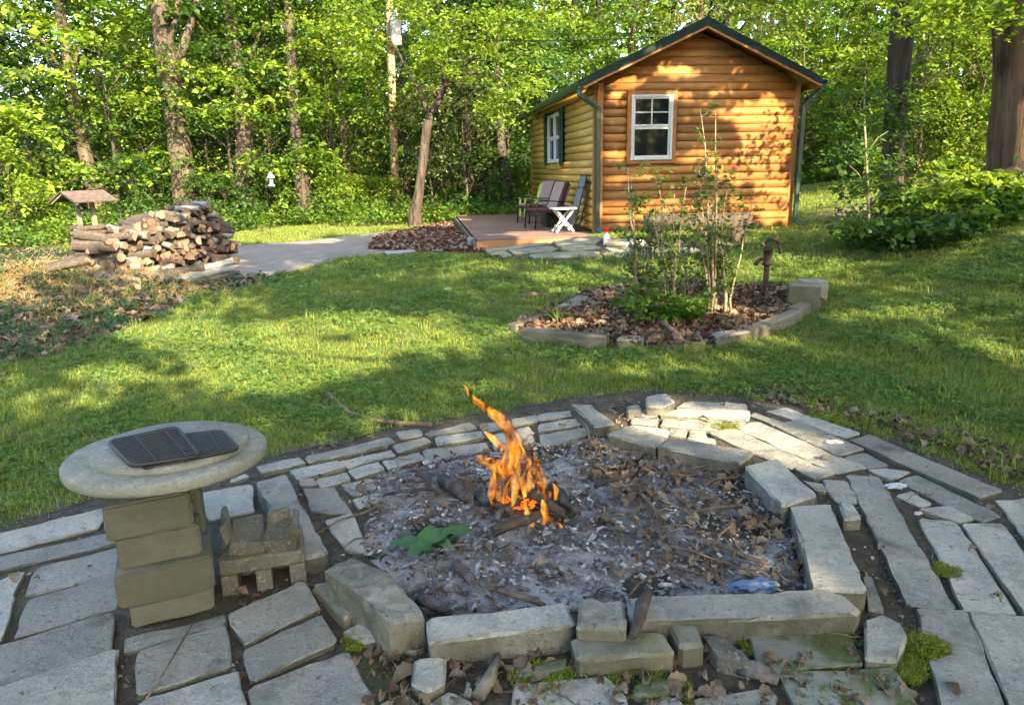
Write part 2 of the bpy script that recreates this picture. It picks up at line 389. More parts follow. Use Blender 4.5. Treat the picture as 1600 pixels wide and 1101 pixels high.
def blade_mesh(name, n, rad, h, wd, material, g, lean=.5):
    """a tuft of bent blades, each three faces"""
    a = g.uniform(0, 6.283, n); r = rad * np.sqrt(g.uniform(0, 1, n)); hh = h * g.uniform(.45, 1.1, n); ya = g.uniform(0, 6.283, n); le = np.abs(g.normal(lean, .3, n))
    V = []; Fc = []
    for i in range(n):
        b = np.array([r[i] * math.cos(a[i]), r[i] * math.sin(a[i]), -.01]); d = np.array([math.cos(ya[i]), math.sin(ya[i]), 0]); s = np.array([-d[1], d[0], 0]) * wd / 2
        m1 = b + d * hh[i] * le[i] * .35 + np.array([0, 0, hh[i] * .6]); tp = b + d * hh[i] * le[i] + np.array([0, 0, hh[i] * (1 - .25 * le[i])])
        k = len(V); V += [b - s, b + s, m1 - s * .8, m1 + s * .8, tp]; Fc += [(k, k + 1, k + 3, k + 2), (k + 2, k + 3, k + 4)]
    me = bpy.data.meshes.new(name); me.from_pydata([tuple(v) for v in V], [], Fc); me.materials.append(material)
    at_ = me.attributes.new('tint', 'FLOAT', 'POINT'); at_.data.foreach_set('value', np.repeat(g.uniform(0, 1, n), 5).astype(np.float32))
    return me

def clover_mesh(name, n, rad, h, size, material, g):
    """a clump of round three-lobed leaves on thin stalks"""
    V = []; Fc = []; T = []
    for i in range(n):
        a = g.uniform(0, 6.283); r = rad * math.sqrt(g.uniform()); z = h * g.uniform(.4, 1); c = Vector((r * math.cos(a), r * math.sin(a), z)); t = g.uniform()
        tl = Euler((g.normal(0, .35), g.normal(0, .35), g.uniform(0, 6.283))).to_matrix(); sz = size * g.uniform(.6, 1.1)
        for q in range(3):
            M_ = tl @ Matrix.Rotation(q * 2.094, 3, 'Z'); k = len(V)
            for x, y, zz in ((0, 0, 0), (.28, .55, .08), (0, 1, .02), (-.28, .55, .08), (.42, .8, .06), (-.42, .8, .06)):
                V.append(tuple(c + M_ @ Vector((x * sz, y * sz, zz * sz))))
            Fc += [(k, k + 1, k + 4, k + 2), (k, k + 2, k + 5, k + 3)]; T += [t] * 6
    me = bpy.data.meshes.new(name); me.from_pydata(V, [], Fc); me.materials.append(material)
    at_ = me.attributes.new('tint', 'FLOAT', 'POINT'); at_.data.foreach_set('value', np.array(T, np.float32))
    return me

def curled_leaf(name, L, Wd, curl, material, g, lobes=0):
    n = 8; V = []; Fc = []
    for i in range(n + 1):
        t = i / n; wv = Wd * math.sin(math.pi * min(1, t * .9 + .06)) * (1 + (lobes * .10 if i % 2 else -lobes * .10)); z = curl * L * (math.sin(t * 3.1 + g.uniform(-.3, .3)) * .35); e = curl * wv * g.uniform(.2, 1.0)
        V += [((t - .5) * L, -wv / 2 + L * .04 * math.sin(5 * t), z + e + .004), ((t - .5) * L, 0, z + .004), ((t - .5) * L, wv / 2, z + e * g.uniform(.3, 1.2) + .004)]
    for i in range(n):
        k = 3 * i; Fc += [(k, k + 1, k + 4, k + 3), (k + 1, k + 2, k + 5, k + 4)]
    me = bpy.data.meshes.new(name); me.from_pydata(V, [], Fc); me.materials.append(material)
    for p in me.polygons: p.use_smooth = True
    return me

def chip_mesh(name, dims, material, g):
    mb = MB(); mb.box((0, 0, 0), dims); mb.v = [tuple(c * (1 + g.uniform(-.35, .35)) for c in v) for v in mb.v]
    return mb.mesh(name, material)

# ------------------------------------------------------------------ zones of the ground
patio_px = [(-150, 860), (-60, 838), (70, 806), (190, 772), (360, 733), (460, 706), (610, 672), (740, 650), (890, 626), (1000, 612), (1060, 614), (1170, 620), (1240, 630), (1345, 670), (1570, 758), (1720, 800)]
patio_w = [at(a, b) for a, b in patio_px] + [Vector((3.0, 2.2, 0)), Vector((2.6, .3, 0)), Vector((-2.6, .3, 0)), Vector((-2.9, 1.6, 0))]
drive_w = gpoly([(340, 440), (372, 437), (445, 427), (545, 402), (640, 392), (700, 372), (640, 362), (560, 368), (455, 380), (395, 384), (340, 392), (250, 402), (120, 420), (150, 440)])
mulch_w = gpoly([(575, 392), (640, 395), (722, 396), (758, 398), (752, 386), (735, 372), (716, 350), (690, 351), (640, 362), (590, 372)])
bed_w = gpoly([(800, 517), (835, 530), (950, 541), (1035, 546), (1105, 547), (1175, 529), (1250, 492), (1285, 472), (1235, 455), (1120, 448), (1030, 448), (940, 456), (880, 480)])
stone_w = gpoly([(735, 392), (780, 405), (870, 408), (960, 402), (1100, 400), (1150, 392), (1080, 378), (960, 374), (900, 372), (760, 386)])
litter_w = gpoly([(-250, 640), (-60, 580), (90, 556), (190, 520), (300, 470), (420, 440), (440, 428), (360, 430), (330, 400), (60, 392), (-200, 400), (-300, 450)])
CAB_RZ = R(7.0)
P0 = atY(931, 362, 12.2); CAB = Vector((P0.x, P0.y, P0.z))       # the cabin's front left corner, bottom of the logs
CX_, CY_ = Vector((math.cos(CAB_RZ), math.sin(CAB_RZ), 0)), Vector((-math.sin(CAB_RZ), math.cos(CAB_RZ), 0))
CW, CD, CH, CA = 3.42, 6.85, 2.40, 3.17
def cab(x, y, z): return CAB + CX_ * x + CY_ * y + Vector((0, 0, z))
cab_w = [cab(0, 0, 0), cab(CW, 0, 0), cab(CW, CD, 0), cab(0, CD, 0)]
DX = 2.05
deck_w = [cab(-DX, -.45, 0), cab(0, -.45, 0), cab(0, 6.1, 0), cab(-DX, 6.1, 0)]

def woods(x, y):
    """1 on the woodland floor, 0 on open lawn"""
    edge = 18.2 + .8 * np.sin(x * .8) + .5 * np.sin(x * 2.1) - 2.2 * ss(-3, -7, x) - 2.8 * ss(-6, -9, x)
    edge = np.where(x > 5.2, 9.0 + .9 * np.sin(x * 1.3) - 1.0 * ss(5.2, 7.2, x) + 13.0 * ss(6.2, 4.9, x), edge)
    back = (x > 3.5) & (x < 12) & (y > 13.3) & (y < 21)
    return np.where(back, 0, ss(-.5, .5, y - edge))

# the ground, one sheet
gx = np.concatenate([np.linspace(-90, -14, 26), np.arange(-13.5, 14, .10), np.linspace(14.5, 90, 26)])
gy = np.concatenate([np.linspace(-40, 0, 14), np.arange(.25, 24, .10), np.linspace(24.5, 130, 30)])
X, Y = np.meshgrid(gx, gy); Z = hgt(X, Y)
nx, ny = len(gx), len(gy)
inpat = inpoly(X, Y, patio_w)
pit_c = Vector((.14, 2.92, 0))
fine = np.zeros_like(Z)
for k in range(6):
    a, b, ph = rng.uniform(1, 5), rng.uniform(1, 5), rng.uniform(0, 6)
    fine += np.sin(a * X + b * Y + ph) * .0018
Z = Z + fine * ss(5, 7, Y) - .02 * (1 - inpat) * 0
me = bpy.data.meshes.new('ground')
V = np.stack([X, Y, Z], 2).reshape(-1, 3)
ii = np.arange(nx * ny).reshape(ny, nx)
Q = np.stack([ii[:-1, :-1], ii[:-1, 1:], ii[1:, 1:], ii[1:, :-1]], 2).reshape(-1, 4)
me.vertices.add(len(V)); me.vertices.foreach_set('co', V.astype(np.float32).ravel())
me.loops.add(Q.size); me.loops.foreach_set('vertex_index', Q.astype(np.int32).ravel())
me.polygons.add(len(Q)); me.polygons.foreach_set('loop_start', (np.arange(len(Q)) * 4).astype(np.int32)); me.polygons.foreach_set('use_smooth', np.ones(len(Q), bool))
me.update(calc_edges=True)
lawn = np.array([.055, .095, .018]); soil = np.array([.075, .055, .036]); floor_ = np.array([.060, .048, .028]); dry = np.array([.17, .115, .06])
colr = np.tile(lawn, (ny, nx, 1))
wv = woods(X, Y)[..., None]; colr = colr * (1 - wv) + floor_ * 1.3 * wv
lit = inpoly(X, Y, litter_w)[..., None] * .9; colr = colr * (1 - lit) + soil * lit
mnd = np.exp(-(((X + 5.9) / 1.5) ** 2 + ((Y - 8.9) / .9) ** 2))[..., None]; colr = colr * (1 - mnd) + dry * mnd
rimp = np.array([tuple(q.lerp(r_, f)[:2]) for q, r_ in zip(patio_w[:15], patio_w[1:16]) for f in (0, .25, .5, .75)])
dmin = np.full(X.shape, 9.)
for rx_, ry_ in rimp: dmin = np.minimum(dmin, np.hypot(X - rx_, Y - ry_))
inpat = np.maximum(inpat, 1 - ss(.0, .22, dmin))
pt = inpat[..., None] * 1.; colr = colr * (1 - pt) + soil * pt
bare = np.exp(-(((X - 7.2) / 2.2) ** 2 + ((Y - 14.2) / .8) ** 2))[..., None] * .9; colr = colr * (1 - bare) + np.array([.19, .13, .085]) * bare
ca = me.attributes.new('soil_colour', 'FLOAT_COLOR', 'POINT'); ca.data.foreach_set('color', np.concatenate([colr, np.ones((ny, nx, 1))], 2).astype(np.float32).ravel())
me.materials.append(m_ground)
tag(link('ground', me), 'gently rising lawn and woodland soil', kind='structure')

def sheet(name, poly, material, lift, step=.12, kind='structure', label=None, bump=0., parent=None, edge=.02):
    """a thin sheet laid on the ground inside an outline, its rim dipping into the soil"""
    xs = [p.x for p in poly]; ys = [p.y for p in poly]
    bm = bmesh.new(); rim = []
    n = len(poly); pts = []
    for i in range(n):
        a, b = poly[i], poly[(i + 1) % n]; k = max(1, int((b - a).length / (step * 2)))
        for j in range(k):
            q = a.lerp(b, j / k); pts.append((q.x + rnd.uniform(-1, 1) * edge, q.y + rnd.uniform(-1, 1) * edge))
    f = bm.faces.new([bm.verts.new((x, y, 0)) for x, y in pts])
    x0, x1, y0, y1 = min(xs), max(xs), min(ys), max(ys)
    x = math.floor(x0 / step) * step + step
    while x < x1:
        bmesh.ops.bisect_plane(bm, geom=bm.verts[:] + bm.edges[:] + bm.faces[:], plane_co=(x, 0, 0), plane_no=(1, 0, 0)); x += step
    y = math.floor(y0 / step) * step + step
    while y < y1:
        bmesh.ops.bisect_plane(bm, geom=bm.verts[:] + bm.edges[:] + bm.faces[:], plane_co=(0, y, 0), plane_no=(0, 1, 0)); y += step
    for v in bm.verts:
        v.co.z = hz(v.co.x, v.co.y) + lift + (bump * noise.noise(Vector((v.co.x * 3.1, v.co.y * 3.1, lift * 50))) if bump else 0)
    ext = bmesh.ops.extrude_edge_only(bm, edges=[e for e in bm.edges if e.is_boundary])
    for v in ext['geom']:
        if isinstance(v, bmesh.types.BMVert): v.co.z -= lift + .06
    me = bpy.data.meshes.new(name); bm.to_mesh(me); bm.free(); me.materials.append(material)
    for p in me.polygons: p.use_smooth = True
    return tag(link(name, me, parent), label, kind=kind)



# ------------------------------------------------------------------ the cabin
def make_cabin():
    t = thing('log_cabin', 'small orange log-sided cabin with a dark green metal gable roof', 'cabin', CAB, CAB_RZ)
    core = MB(); core.prism([(.03, -.12), (CW - .03, -.12), (CW - .03, CH), (CW / 2, CA - .02), (.03, CH)], 'y', .03, CD - .03)
    core.build('wall', m_trim, t)
    cs = .132
    prof = [(0, .003), (.016, .016), (.027, .040), (.031, .066), (.027, .092), (.016, .116), (0, .129)]
    slope = (CA - CH) / (CW / 2)
    win = (.50, 1.34, 1.10, 2.24)          # front window with its trim: x0 x1 z0 z1
    wf = (win[0] - .0, win[1] + .0, win[2], win[3])
    def course(x0, x1, z, front=True, rake=None):
        V = []; Fc = []; n = len(prof)
        for j, (dp, dz) in enumerate(prof):
            za = z + dz
            a, b = x0, x1
            if rake:
                lim = (za - CH) / slope
                a, b = max(a, lim + .02), min(b, CW - lim - .02)
            if front: V += [(a, -dp - .002, za), (b, -dp - .002, za)]
            else: V += [(-dp - .002, a, za), (-dp - .002, b, za)]
        for j in range(n - 1):
            Fc.append((2 * j, 2 * j + 1, 2 * j + 3, 2 * j + 2))
        mb = MB(); mb.add(V, Fc, 0, True)
        mb.f += [[2 * j for j in range(n)], [2 * j + 1 for j in range(n)]]; mb.m += [0, 0]; mb.sm += [False, False]
        # origin shifted so that each course takes its own grain
        return mb
    cb = .10
    nrow = 25
    for i in range(nrow):
        z = i * cs
        zt = z + cs
        x0, x1 = cb, CW - .02
        rake = None
        if zt > CH - .12:
            x0 = .02; rake = True
            lim = (zt - CH) / slope
            if CW - 2 * lim < .30: break
            x1 = CW - .02
        segs = [(x0, x1)]
        if z + cs * .6 > wf[2] and z + cs * .4 < wf[3]:
            segs = [(x0, wf[0]), (wf[1], x1)]
        elif i % 3 == 1 and not rake:
            q = rnd.choice([1.9, 2.2]); segs = [(x0, q - .002), (q + .002, x1)]
        for a, b in segs:
            course(a, b, z, True, rake).build('log', m_log, t)
    sw = (2.55, 4.55, 1.14, 2.22)
    nside = int(CH / cs)
    for i in range(nside):
        z = i * cs
        segs = [(.10, CD - .08)]
        if z + cs * .6 > sw[2] and z + cs * .4 < sw[3]: segs = [(.10, sw[0]), (sw[1], CD - .08)]
        for a, b in segs: course(a, b, z, False).build('log', m_logside, t)
    # corner boards
    for c, d in (((.045, -.030, CH / 2 - .03), (.10, .058, CH)), ((-.020, .048, CH / 2 - .03), (.045, .098, CH - .01)), ((CW + .03, .02, CH / 2 - .03), (.10, .05, CH)), ((-.02, CD - .04, CH / 2 - .03), (.05, .08, CH))):
        MB().box(c, d).build('corner_board', m_trim, t, bevel=.004)
    # roof slabs with standing ribs, rake trim, soffit, gutters
    fo, bo, eo = .28, .25, .29
    def roofz(x): return CA + .10 - abs(x - CW / 2) * slope
    th = math.atan(slope); ln = (CW / 2 + eo) / math.cos(th)
    roof = MB().prism([(-eo, roofz(-eo)), (CW / 2, roofz(CW / 2)), (CW + eo, roofz(CW + eo)), (CW + eo, roofz(CW + eo) + .035), (CW / 2, roofz(CW / 2) + .04), (-eo, roofz(-eo) + .035)], 'y', -fo, CD + bo).build('roof', m_roof, t)
    for sgn in (-1, 1):
        for k in range(16):
            y = -fo + .12 + k * .45
            if y > CD + bo - .1: break
            a = Vector((CW / 2 + sgn * .06, y, roofz(CW / 2 + sgn * .06) + .048)); b = Vector((CW / 2 + sgn * (CW / 2 + eo - .01), y, roofz(-eo + .01) + .046))
            MB().bar(a, b, .035, .022).build('rib', m_roof, roof)
    MB().prism([(CW / 2 - .16, roofz(CW / 2 - .16) + .042), (CW / 2, CA + .165), (CW / 2 + .16, roofz(CW / 2 + .16) + .042), (CW / 2, CA + .15)], 'y', -fo - .01, CD + bo).build('ridge_cap', m_roof, roof)
    for sgn in (-1, 1):
        xe = CW / 2 + sgn * (CW / 2 + eo)
        dz = -.06
        poly = [(CW / 2, roofz(CW / 2) + .045), (xe, roofz(xe) + .04), (xe, roofz(xe) - .065), (CW / 2, roofz(CW / 2) - .075)]
        MB().prism(poly, 'y', -fo - .022, -fo - .004).build('rake_board', m_roof, t)
        poly = [(CW / 2, roofz(CW / 2) - .08), (xe, roofz(xe) - .07), (xe, roofz(xe) - .105), (CW / 2, roofz(CW / 2) - .12)]
        MB().prism(poly, 'y', -fo - .015, -fo + .03).build('rake_trim', m_trim, t)
        poly = [(CW / 2, roofz(CW / 2) - .03), (xe, roofz(xe) - .025), (xe, roofz(xe) - .04), (CW / 2, roofz(CW / 2) - .05)]
        MB().prism(poly, 'y', -fo + .0, CD + bo - .02).build('soffit', m_logside if sgn < 0 else m_trim, t)
        # fascia along the eave and the gutter hung on it
        xf = xe - sgn * .012
        MB().box((xf, CD / 2, roofz(xe) - .055), (.022, CD + fo + bo - .06, .13)).build('fascia', m_logside if sgn < 0 else m_trim, t)
        gt = MB(); xg = xe + sgn * .052; zg = roofz(xe) - .045
        gp = [(-.045, .05), (-.045, -.03), (-.02, -.052), (.03, -.052), (.05, .0), (.05, .05), (.043, .05), (.043, .0), (.026, -.044), (-.018, -.044), (-.038, -.026), (-.038, .05)]
        gt.prism([(xg + sgn * a, zg + b) for a, b in gp], 'y', -fo + .0, CD + bo).build('gutter', m_green if sgn < 0 else m_green, t)
    # downspouts, square section with elbows
    def spout(pts, material, w_=.075):
        o = MB()
        for a, b in zip(pts, pts[1:]):
            d = (Vector(b) - Vector(a)).normalized() * .02
            o.bar(Vector(a) - d, Vector(b) + d, w_, w_ * .8, up=(0, 1, 0))
        return o.build('downspout', material, t, bevel=.012, seg=2)
    zg = roofz(-eo) - .09
    d1 = spout([(-eo - .045, -.20, zg), (-eo - .045, -.20, zg - .10), (-.005, -.115, zg - .30), (-.005, -.115, .06), (.10, -.22, -.04)], m_green)
    d2 = spout([(CW + eo + .05, -.15, zg), (CW + eo + .05, -.15, zg - .06), (CW + .10, -.10, zg - .30), (CW + .10, -.10, .10), (CW + .22, -.22, .0)], m_green)
    for z in (.5, 1.5):
        MB().box((-.005, -.085, z), (.10, .05, .03)).build('strap', m_green, d1)
    # windows
    def window(x0, x1, z0, z1, front, cols, trim):
        def B(mb, xa, xb, za, zb, d0, d1):
            if front: mb.box(((xa + xb) / 2, -(d0 + d1) / 2, (za + zb) / 2), (xb - xa, d1 - d0, zb - za))
            else: mb.box((-(d0 + d1) / 2, (xa + xb) / 2, (za + zb) / 2), (d1 - d0, xb - xa, zb - za))
            return mb
        f = MB(); fw = .040
        e = .068 if trim else 0
        ax0, ax1, az0, az1 = x0 + e, x1 - e, z0 + e * .9, z1 - e * .9
        B(f, ax0, ax0 + fw, az0, az1, 0, .062); B(f, ax1 - fw, ax1, az0, az1, 0, .062); B(f, ax0 + fw, ax1 - fw, az1 - fw, az1, 0, .060); B(f, ax0 + fw, ax1 - fw, az0, az0 + fw * 1.1, 0, .075)
        wobj = f.build('window', m_white, t, bevel=.004)
        if trim:
            q = MB(); B(q, x0, ax0 - .001, z0, z1, -.01, .052); B(q, ax1 + .001, x1, z0, z1, -.01, .052); B(q, ax0, ax1, az1 + .001, z1, -.01, .050); B(q, ax0, ax1, z0, az0 - .001, -.01, .050)
            q.build('window_trim', m_trim, t, bevel=.003)
        units = [(ax0 + fw, ax1 - fw)] if cols == 1 else [(ax0 + fw, (ax0 + ax1) / 2 - .025), ((ax0 + ax1) / 2 + .025, ax1 - fw)]
        if cols == 2: B(MB(), (ax0 + ax1) / 2 - .024, (ax0 + ax1) / 2 + .024, az0 + fw, az1 - fw, 0, .058).build('mullion', m_white, wobj)
        for a, b in units:
            zm = (az0 + az1) / 2 + .02; za, zb = az0 + fw * 1.1, az1 - fw
            s1 = MB(); sw_ = .026
            for (xa, xb, p, q_) in ((a, a + sw_, za, zm), (b - sw_, b, za, zm), (a + sw_, b - sw_, za, za + sw_), (a + sw_, b - sw_, zm - .045, zm)): B(s1, xa, xb, p, q_, .004, .034)
            s1.build('sash', m_white, wobj, bevel=.003)
            s2 = MB()
            for (xa, xb, p, q_) in ((a, a + sw_, zm + .001, zb), (b - sw_, b, zm + .001, zb), (a + sw_, b - sw_, zb - sw_, zb), (a + sw_, b - sw_, zm + .001, zm + .03)): B(s2, xa, xb, p, q_, .012, .046)
            s2.build('sash', m_white, wobj, bevel=.003)
            B(MB(), a + sw_, b - sw_, za + sw_, zm - .045, -.002, .012).build('pane', m_glass, wobj)
            B(MB(), a + sw_, b - sw_, zm + .03, zb - sw_, -.002, .020).build('pane', m_glass, wobj)
            if cols == 1:
                xm = (a + b) / 2; zmm = (zm + .03 + zb) / 2 - .02
                B(MB(), xm - .009, xm + .009, zm + .03, zb - sw_, .021, .029).build('muntin', m_white, wobj)
                B(MB(), a + sw_, b - sw_, zmm - .009, zmm + .009, .021, .028).build('muntin', m_white, wobj)
        return wobj
    window(.50, 1.34, 1.10, 2.25, True, 1, True)
    window(2.80, 4.30, 1.18, 2.17, False, 2, False)
    for a, b in ((2.52, 2.795), (4.305, 4.58)):
        s_ = MB(); s_.box((-.075, (a + b) / 2, 1.67), (.03, b - a, 1.10))
        so = s_.build('shutter', m_shutter, t, bevel=.004)
        for k in range(14):
            MB().box((-.097, (a + b) / 2, 1.21 + k * .072), (.014, b - a - .08, .05), (0, .45, 0)).build('slat', m_shutter, so)
    MB().box((-.05, 3.55, 1.09), (.05, 1.62, .085)).build('window_sill', m_logside, t, bevel=.004)
    # foundation blocks
    for k in range(8):
        MB().box((.24 + k * .42, .09, -.125), (.40, .19, .19)).build('foundation_block', m_conc, t, bevel=.006)
    for k in range(4):
        MB().box((.12, .5 + k * 1.9, -.15), (.19, .40, .18)).build('foundation_block', m_conc, t, bevel=.006)
    return t
make_cabin()

# ------------------------------------------------------------------ the deck and what stands on it
DZ = -.02                                  # deck top in the cabin's own heights
DTOP = CAB.z + DZ
def make_deck():
    t = thing('deck', 'low brown board deck along the yellowish side wall of the cabin', 'deck', CAB, CAB_RZ)
    y = -.45; i = 0
    while y < 6.05:
        a = rnd.uniform(-.004, .004)
        MB().box(((-DX - .02) / 2 + a - .035, y + .069, DZ - .016), (DX - .06, .137, .032)).build('board', m_deck, t, bevel=.004)
        y += .143; i += 1
    MB().box((-DX / 2 - .03, -.475, DZ - .11), (DX + .0, .04, .155)).build('fascia', m_deckside, t, bevel=.004)
    MB().box((-DX - .052, 2.85, DZ - .13), (.04, 6.6, .19)).build('fascia', m_timber, t, bevel=.004)
    for yy in (.2, 2.2, 4.2, 6.0):
        MB().box((-DX + .06, yy, DZ - .20), (.09, .09, .33)).build('post', m_timber, t)
        MB().box((-.2, yy, DZ - .20), (.09, .09, .33)).build('post', m_timber, t)
make_deck()

def patio_chair(name, label, loc, rz, cushion=True, group=None):
    """black tube-frame armchair facing its local -x, with a striped cushion"""
    t = thing(name, label, 'chair', loc, rz, group)
    for s in (-1, 1):
        y = s * .27
        MB().tube([(-.25, y, 0), (-.235, y, .40), (-.22, y, .60), (-.16, y, .63), (.05, y, .625), (.24, y, .60)], .013, 8).build('leg', m_black, t)
        MB().tube([(.32, y, 0), (.24, y, .25), (.21, y, .38), (.30, y, .70), (.38, y, .98)], .013, 8).build('leg', m_black, t)
        MB().tube([(-.235, y, .38), (.21, y, .36)], .012, 8).build('side_rail', m_black, t)
    MB().tube([(-.235, -.27, .38), (-.235, .27, .38)], .012, 8).build('front_rail', m_black, t)
    MB().tube([(.38, -.27, .98), (.40, 0, 1.02), (.38, .27, .98)], .013, 8).build('top_rail', m_black, t)
    sb = MB()
    for k in range(9): sb.box((-.21 + k * .052, 0, .385), (.03, .52, .010))
    sb.build('seat', m_black, t)
    bb = MB()
    for k in range(7): bb.bar((.225, -.20 + k * .067, .42), (.375, -.20 + k * .067, .98), .022, .008, up=(0, 1, 0))
    bb.build('backrest', m_black, t)
    t.scale = (1.12, .92, .80)
    if cushion:
        MB().box((-.01, 0, .425), (.46, .50, .07)).build('seat_cushion', m_cush, t, bevel=.025, seg=3)
        bc = MB().box((.262, 0, .74), (.08, .48, .64), (0, .27, 0)).build('back_cushion', m_cush, t, bevel=.03, seg=3)
        for k in range(9):
            yy = -.20 + k * .05
            MB().box((.217, yy, .752), (.010, .014, .60), (0, .27, 0)).build('stripe', m_stripe, bc)
    return t
def ondeck(x, y): return cab(x, y, DZ + .0015)
patio_chair('patio_chair', 'black tube-frame chair with a maroon striped cushion beside the white folding table', ondeck(-.66, 1.35), CAB_RZ + R(14), True, 'cushioned chairs on the deck')
patio_chair('patio_chair', 'second maroon cushioned chair, behind the other and farther from the white folding table', ondeck(-.60, 2.75), CAB_RZ + R(20), True, 'cushioned chairs on the deck')
#patio_chair('patio_chair', 'bare black metal chair without cushion at the far edge of the deck seats', ondeck(-1.12, 2.3), CAB_RZ + R(160), False)
def adirondack():
    t = thing('plastic_chair', 'lime green plastic chair half hidden behind the maroon cushioned chairs', 'chair', ondeck(-.36, 4.9), CAB_RZ + R(10))
    for s in (-1, 1):
        MB().bar((-.30, s * .27, 0), (-.28, s * .27, .55), .06, .05).build('leg', m_limeplast, t)
        MB().bar((.30, s * .25, 0), (.22, s * .25, .55), .06, .05).build('leg', m_limeplast, t)
        MB().box((-.03, s * .30, .565), (.62, .11, .03)).build('arm', m_limeplast, t, bevel=.01)
    MB().box((-.05, 0, .36), (.52, .48, .04), (0, .10, 0)).build('seat', m_limeplast, t, bevel=.01)
    t.scale = (.7, .7, .75)
    for k in range(5): MB().box((.33, -.20 + k * .10, .68), (.03, .085, .72 - .05 * abs(k - 2)), (0, .28, 0)).build('slat', m_limeplast, t, bevel=.008)
adirondack()
def folding_table():
    t = thing('folding_table', 'small white plastic folding table with crossed legs on the deck', 'table', ondeck(-.50, .32), CAB_RZ + R(8))
    t.scale = (.82, .82, .86)
    top = MB()
    pts = [(.24 * math.cos(a) ** 1 if False else .26 * max(-1, min(1, 1.25 * math.cos(a))), .23 * max(-1, min(1, 1.25 * math.sin(a)))) for a in np.linspace(0, 2 * math.pi, 24, endpoint=False)]
    top.prism(pts, 'z', .455, .49); top.build('tabletop', m_plast, t, bevel=.006)
    for y in (-.13, .13):
        MB().bar((-.20, y, .01), (.19, y, .455), .045, .022, up=(0, 1, 0)).build('leg', m_plast, t, bevel=.004)
        MB().bar((.20, y * .78, .01), (-.19, y * .78, .455), .045, .022, up=(0, 1, 0)).build('leg', m_plast, t, bevel=.004)
    for x, y in ((-.13, .105), (.13, .105)): MB().box((x, 0, .12), (.05, .25, .035)).build('stretcher', m_plast, t, bevel=.004)
folding_table()
def lounger():
    t = thing('folded_lounger', 'folded grey sling lounger with black frame leaning on the cabin wall', 'lounger', ondeck(-.34, .52), CAB_RZ)
    t.scale = (.9, .85, .86)
    Mx = Matrix.Rotation(R(14), 4, 'Y')
    def P(x, y, z): return Mx @ Vector((x, y, z))
    for x in (0, .10):
        for y in (-.28, .28):
            MB().tube([P(x, y, .0), P(x, y, .6), P(x, y, 1.05), P(x, y * .85, 1.14)], .014, 8).build('frame_tube', m_black, t)
        for z in (.05, 1.14): MB().tube([P(x, -.28 if z < 1 else -.24, z), P(x, .28 if z < 1 else .24, z)], .014, 8).build('cross_tube', m_black, t)
    MB().box(P(-.005, 0, .50), (.014, .52, .74), Mx.to_3x3()).build('sling', m_sling, t)
    MB().box(P(-.005, 0, 1.01), (.014, .50, .22), Mx.to_3x3()).build('sling', m_sling, t)
    MB().box(P(-.025, 0, .885), (.03, .06, .03), Mx.to_3x3()).build('hinge', m_black, t, bevel=.005)
    for y in (-.2, .2): MB().tube([P(.05, y, .02), P(.16, y, .35)], .012, 8).build('folded_leg', m_black, t)
lounger()
def deck_box():
    t = thing('storage_box', 'dark storage box standing behind the cushioned chair on the deck', 'box', ondeck(-.36, 1.95), CAB_RZ)
    MB().box((0, 0, .17), (.42, .62, .34)).build('body', m_black, t, bevel=.012)
    MB().box((0, 0, .36), (.46, .66, .05)).build('lid', m_black, t, bevel=.012)
    MB().box((-.22, 0, .30), (.02, .09, .05)).build('latch', m_sling, t)
deck_box()

def spray_bottle():
    p = at(948, 383); h = .27
    t = thing('spray_bottle', 'white spray bottle with a red trigger head by the cabin corner', 'bottle', p, .5)
    body = MB(); body.lathe([(0, 0), (.055, 0), (.06, .01), (.06, .12), (.05, .15), (.022, .175), (.018, .20), (0, .20)], n=20)
    bo = body.build('body', m_plast, t); bo.scale = (1, .62, 1)
    lb = MB().box((0, -.0385, .068), (.07, .002, .05)).build('label', m_paper, t)
    for k, zz in enumerate((.082, .06, .048)): MB().box((0, -.0395, zz), (.052 - .01 * k, .002, .014 if k == 0 else .006)).build('label_print', m_red, lb)
    MB().box((0, 0, .215), (.034, .034, .03)).build('collar', m_red, t, bevel=.006)
    MB().box((-.012, 0, .248), (.095, .032, .036)).build('sprayer', m_red, t, bevel=.008)
    MB().bar((-.04, 0, .235), (-.05, 0, .19), .012, .018).build('trigger', m_red, t)
spray_bottle()

def crumpled(name, label, px, py, sx, sy, sz, material, cat, z=None, seed=1):
    p = at(px, py) if z is None else at(px, py, z)
    bm = bmesh.new(); bmesh.ops.create_icosphere(bm, subdivisions=3, radius=1)
    for v in bm.verts:
        n = noise.noise(v.co * 2.1 + Vector((seed * 7, 0, 0))) + .5 * noise.noise(v.co * 5 + Vector((seed, 0, 0)))
        v.co = Vector((v.co.x * sx, v.co.y * sy, max(-.25, v.co.z) * sz)) * (1 + .55 * n)
    me = bpy.data.meshes.new(name); bm.to_mesh(me); bm.free(); me.materials.append(material)
    return tag(link(name, me, None, p + Vector((0, 0, sz * .2))), label, cat)
crumpled('plastic_bag', 'crumpled white plastic bag lying on the flagstones', 990, 386, .17, .10, .09, m_plast, 'bag', seed=3)

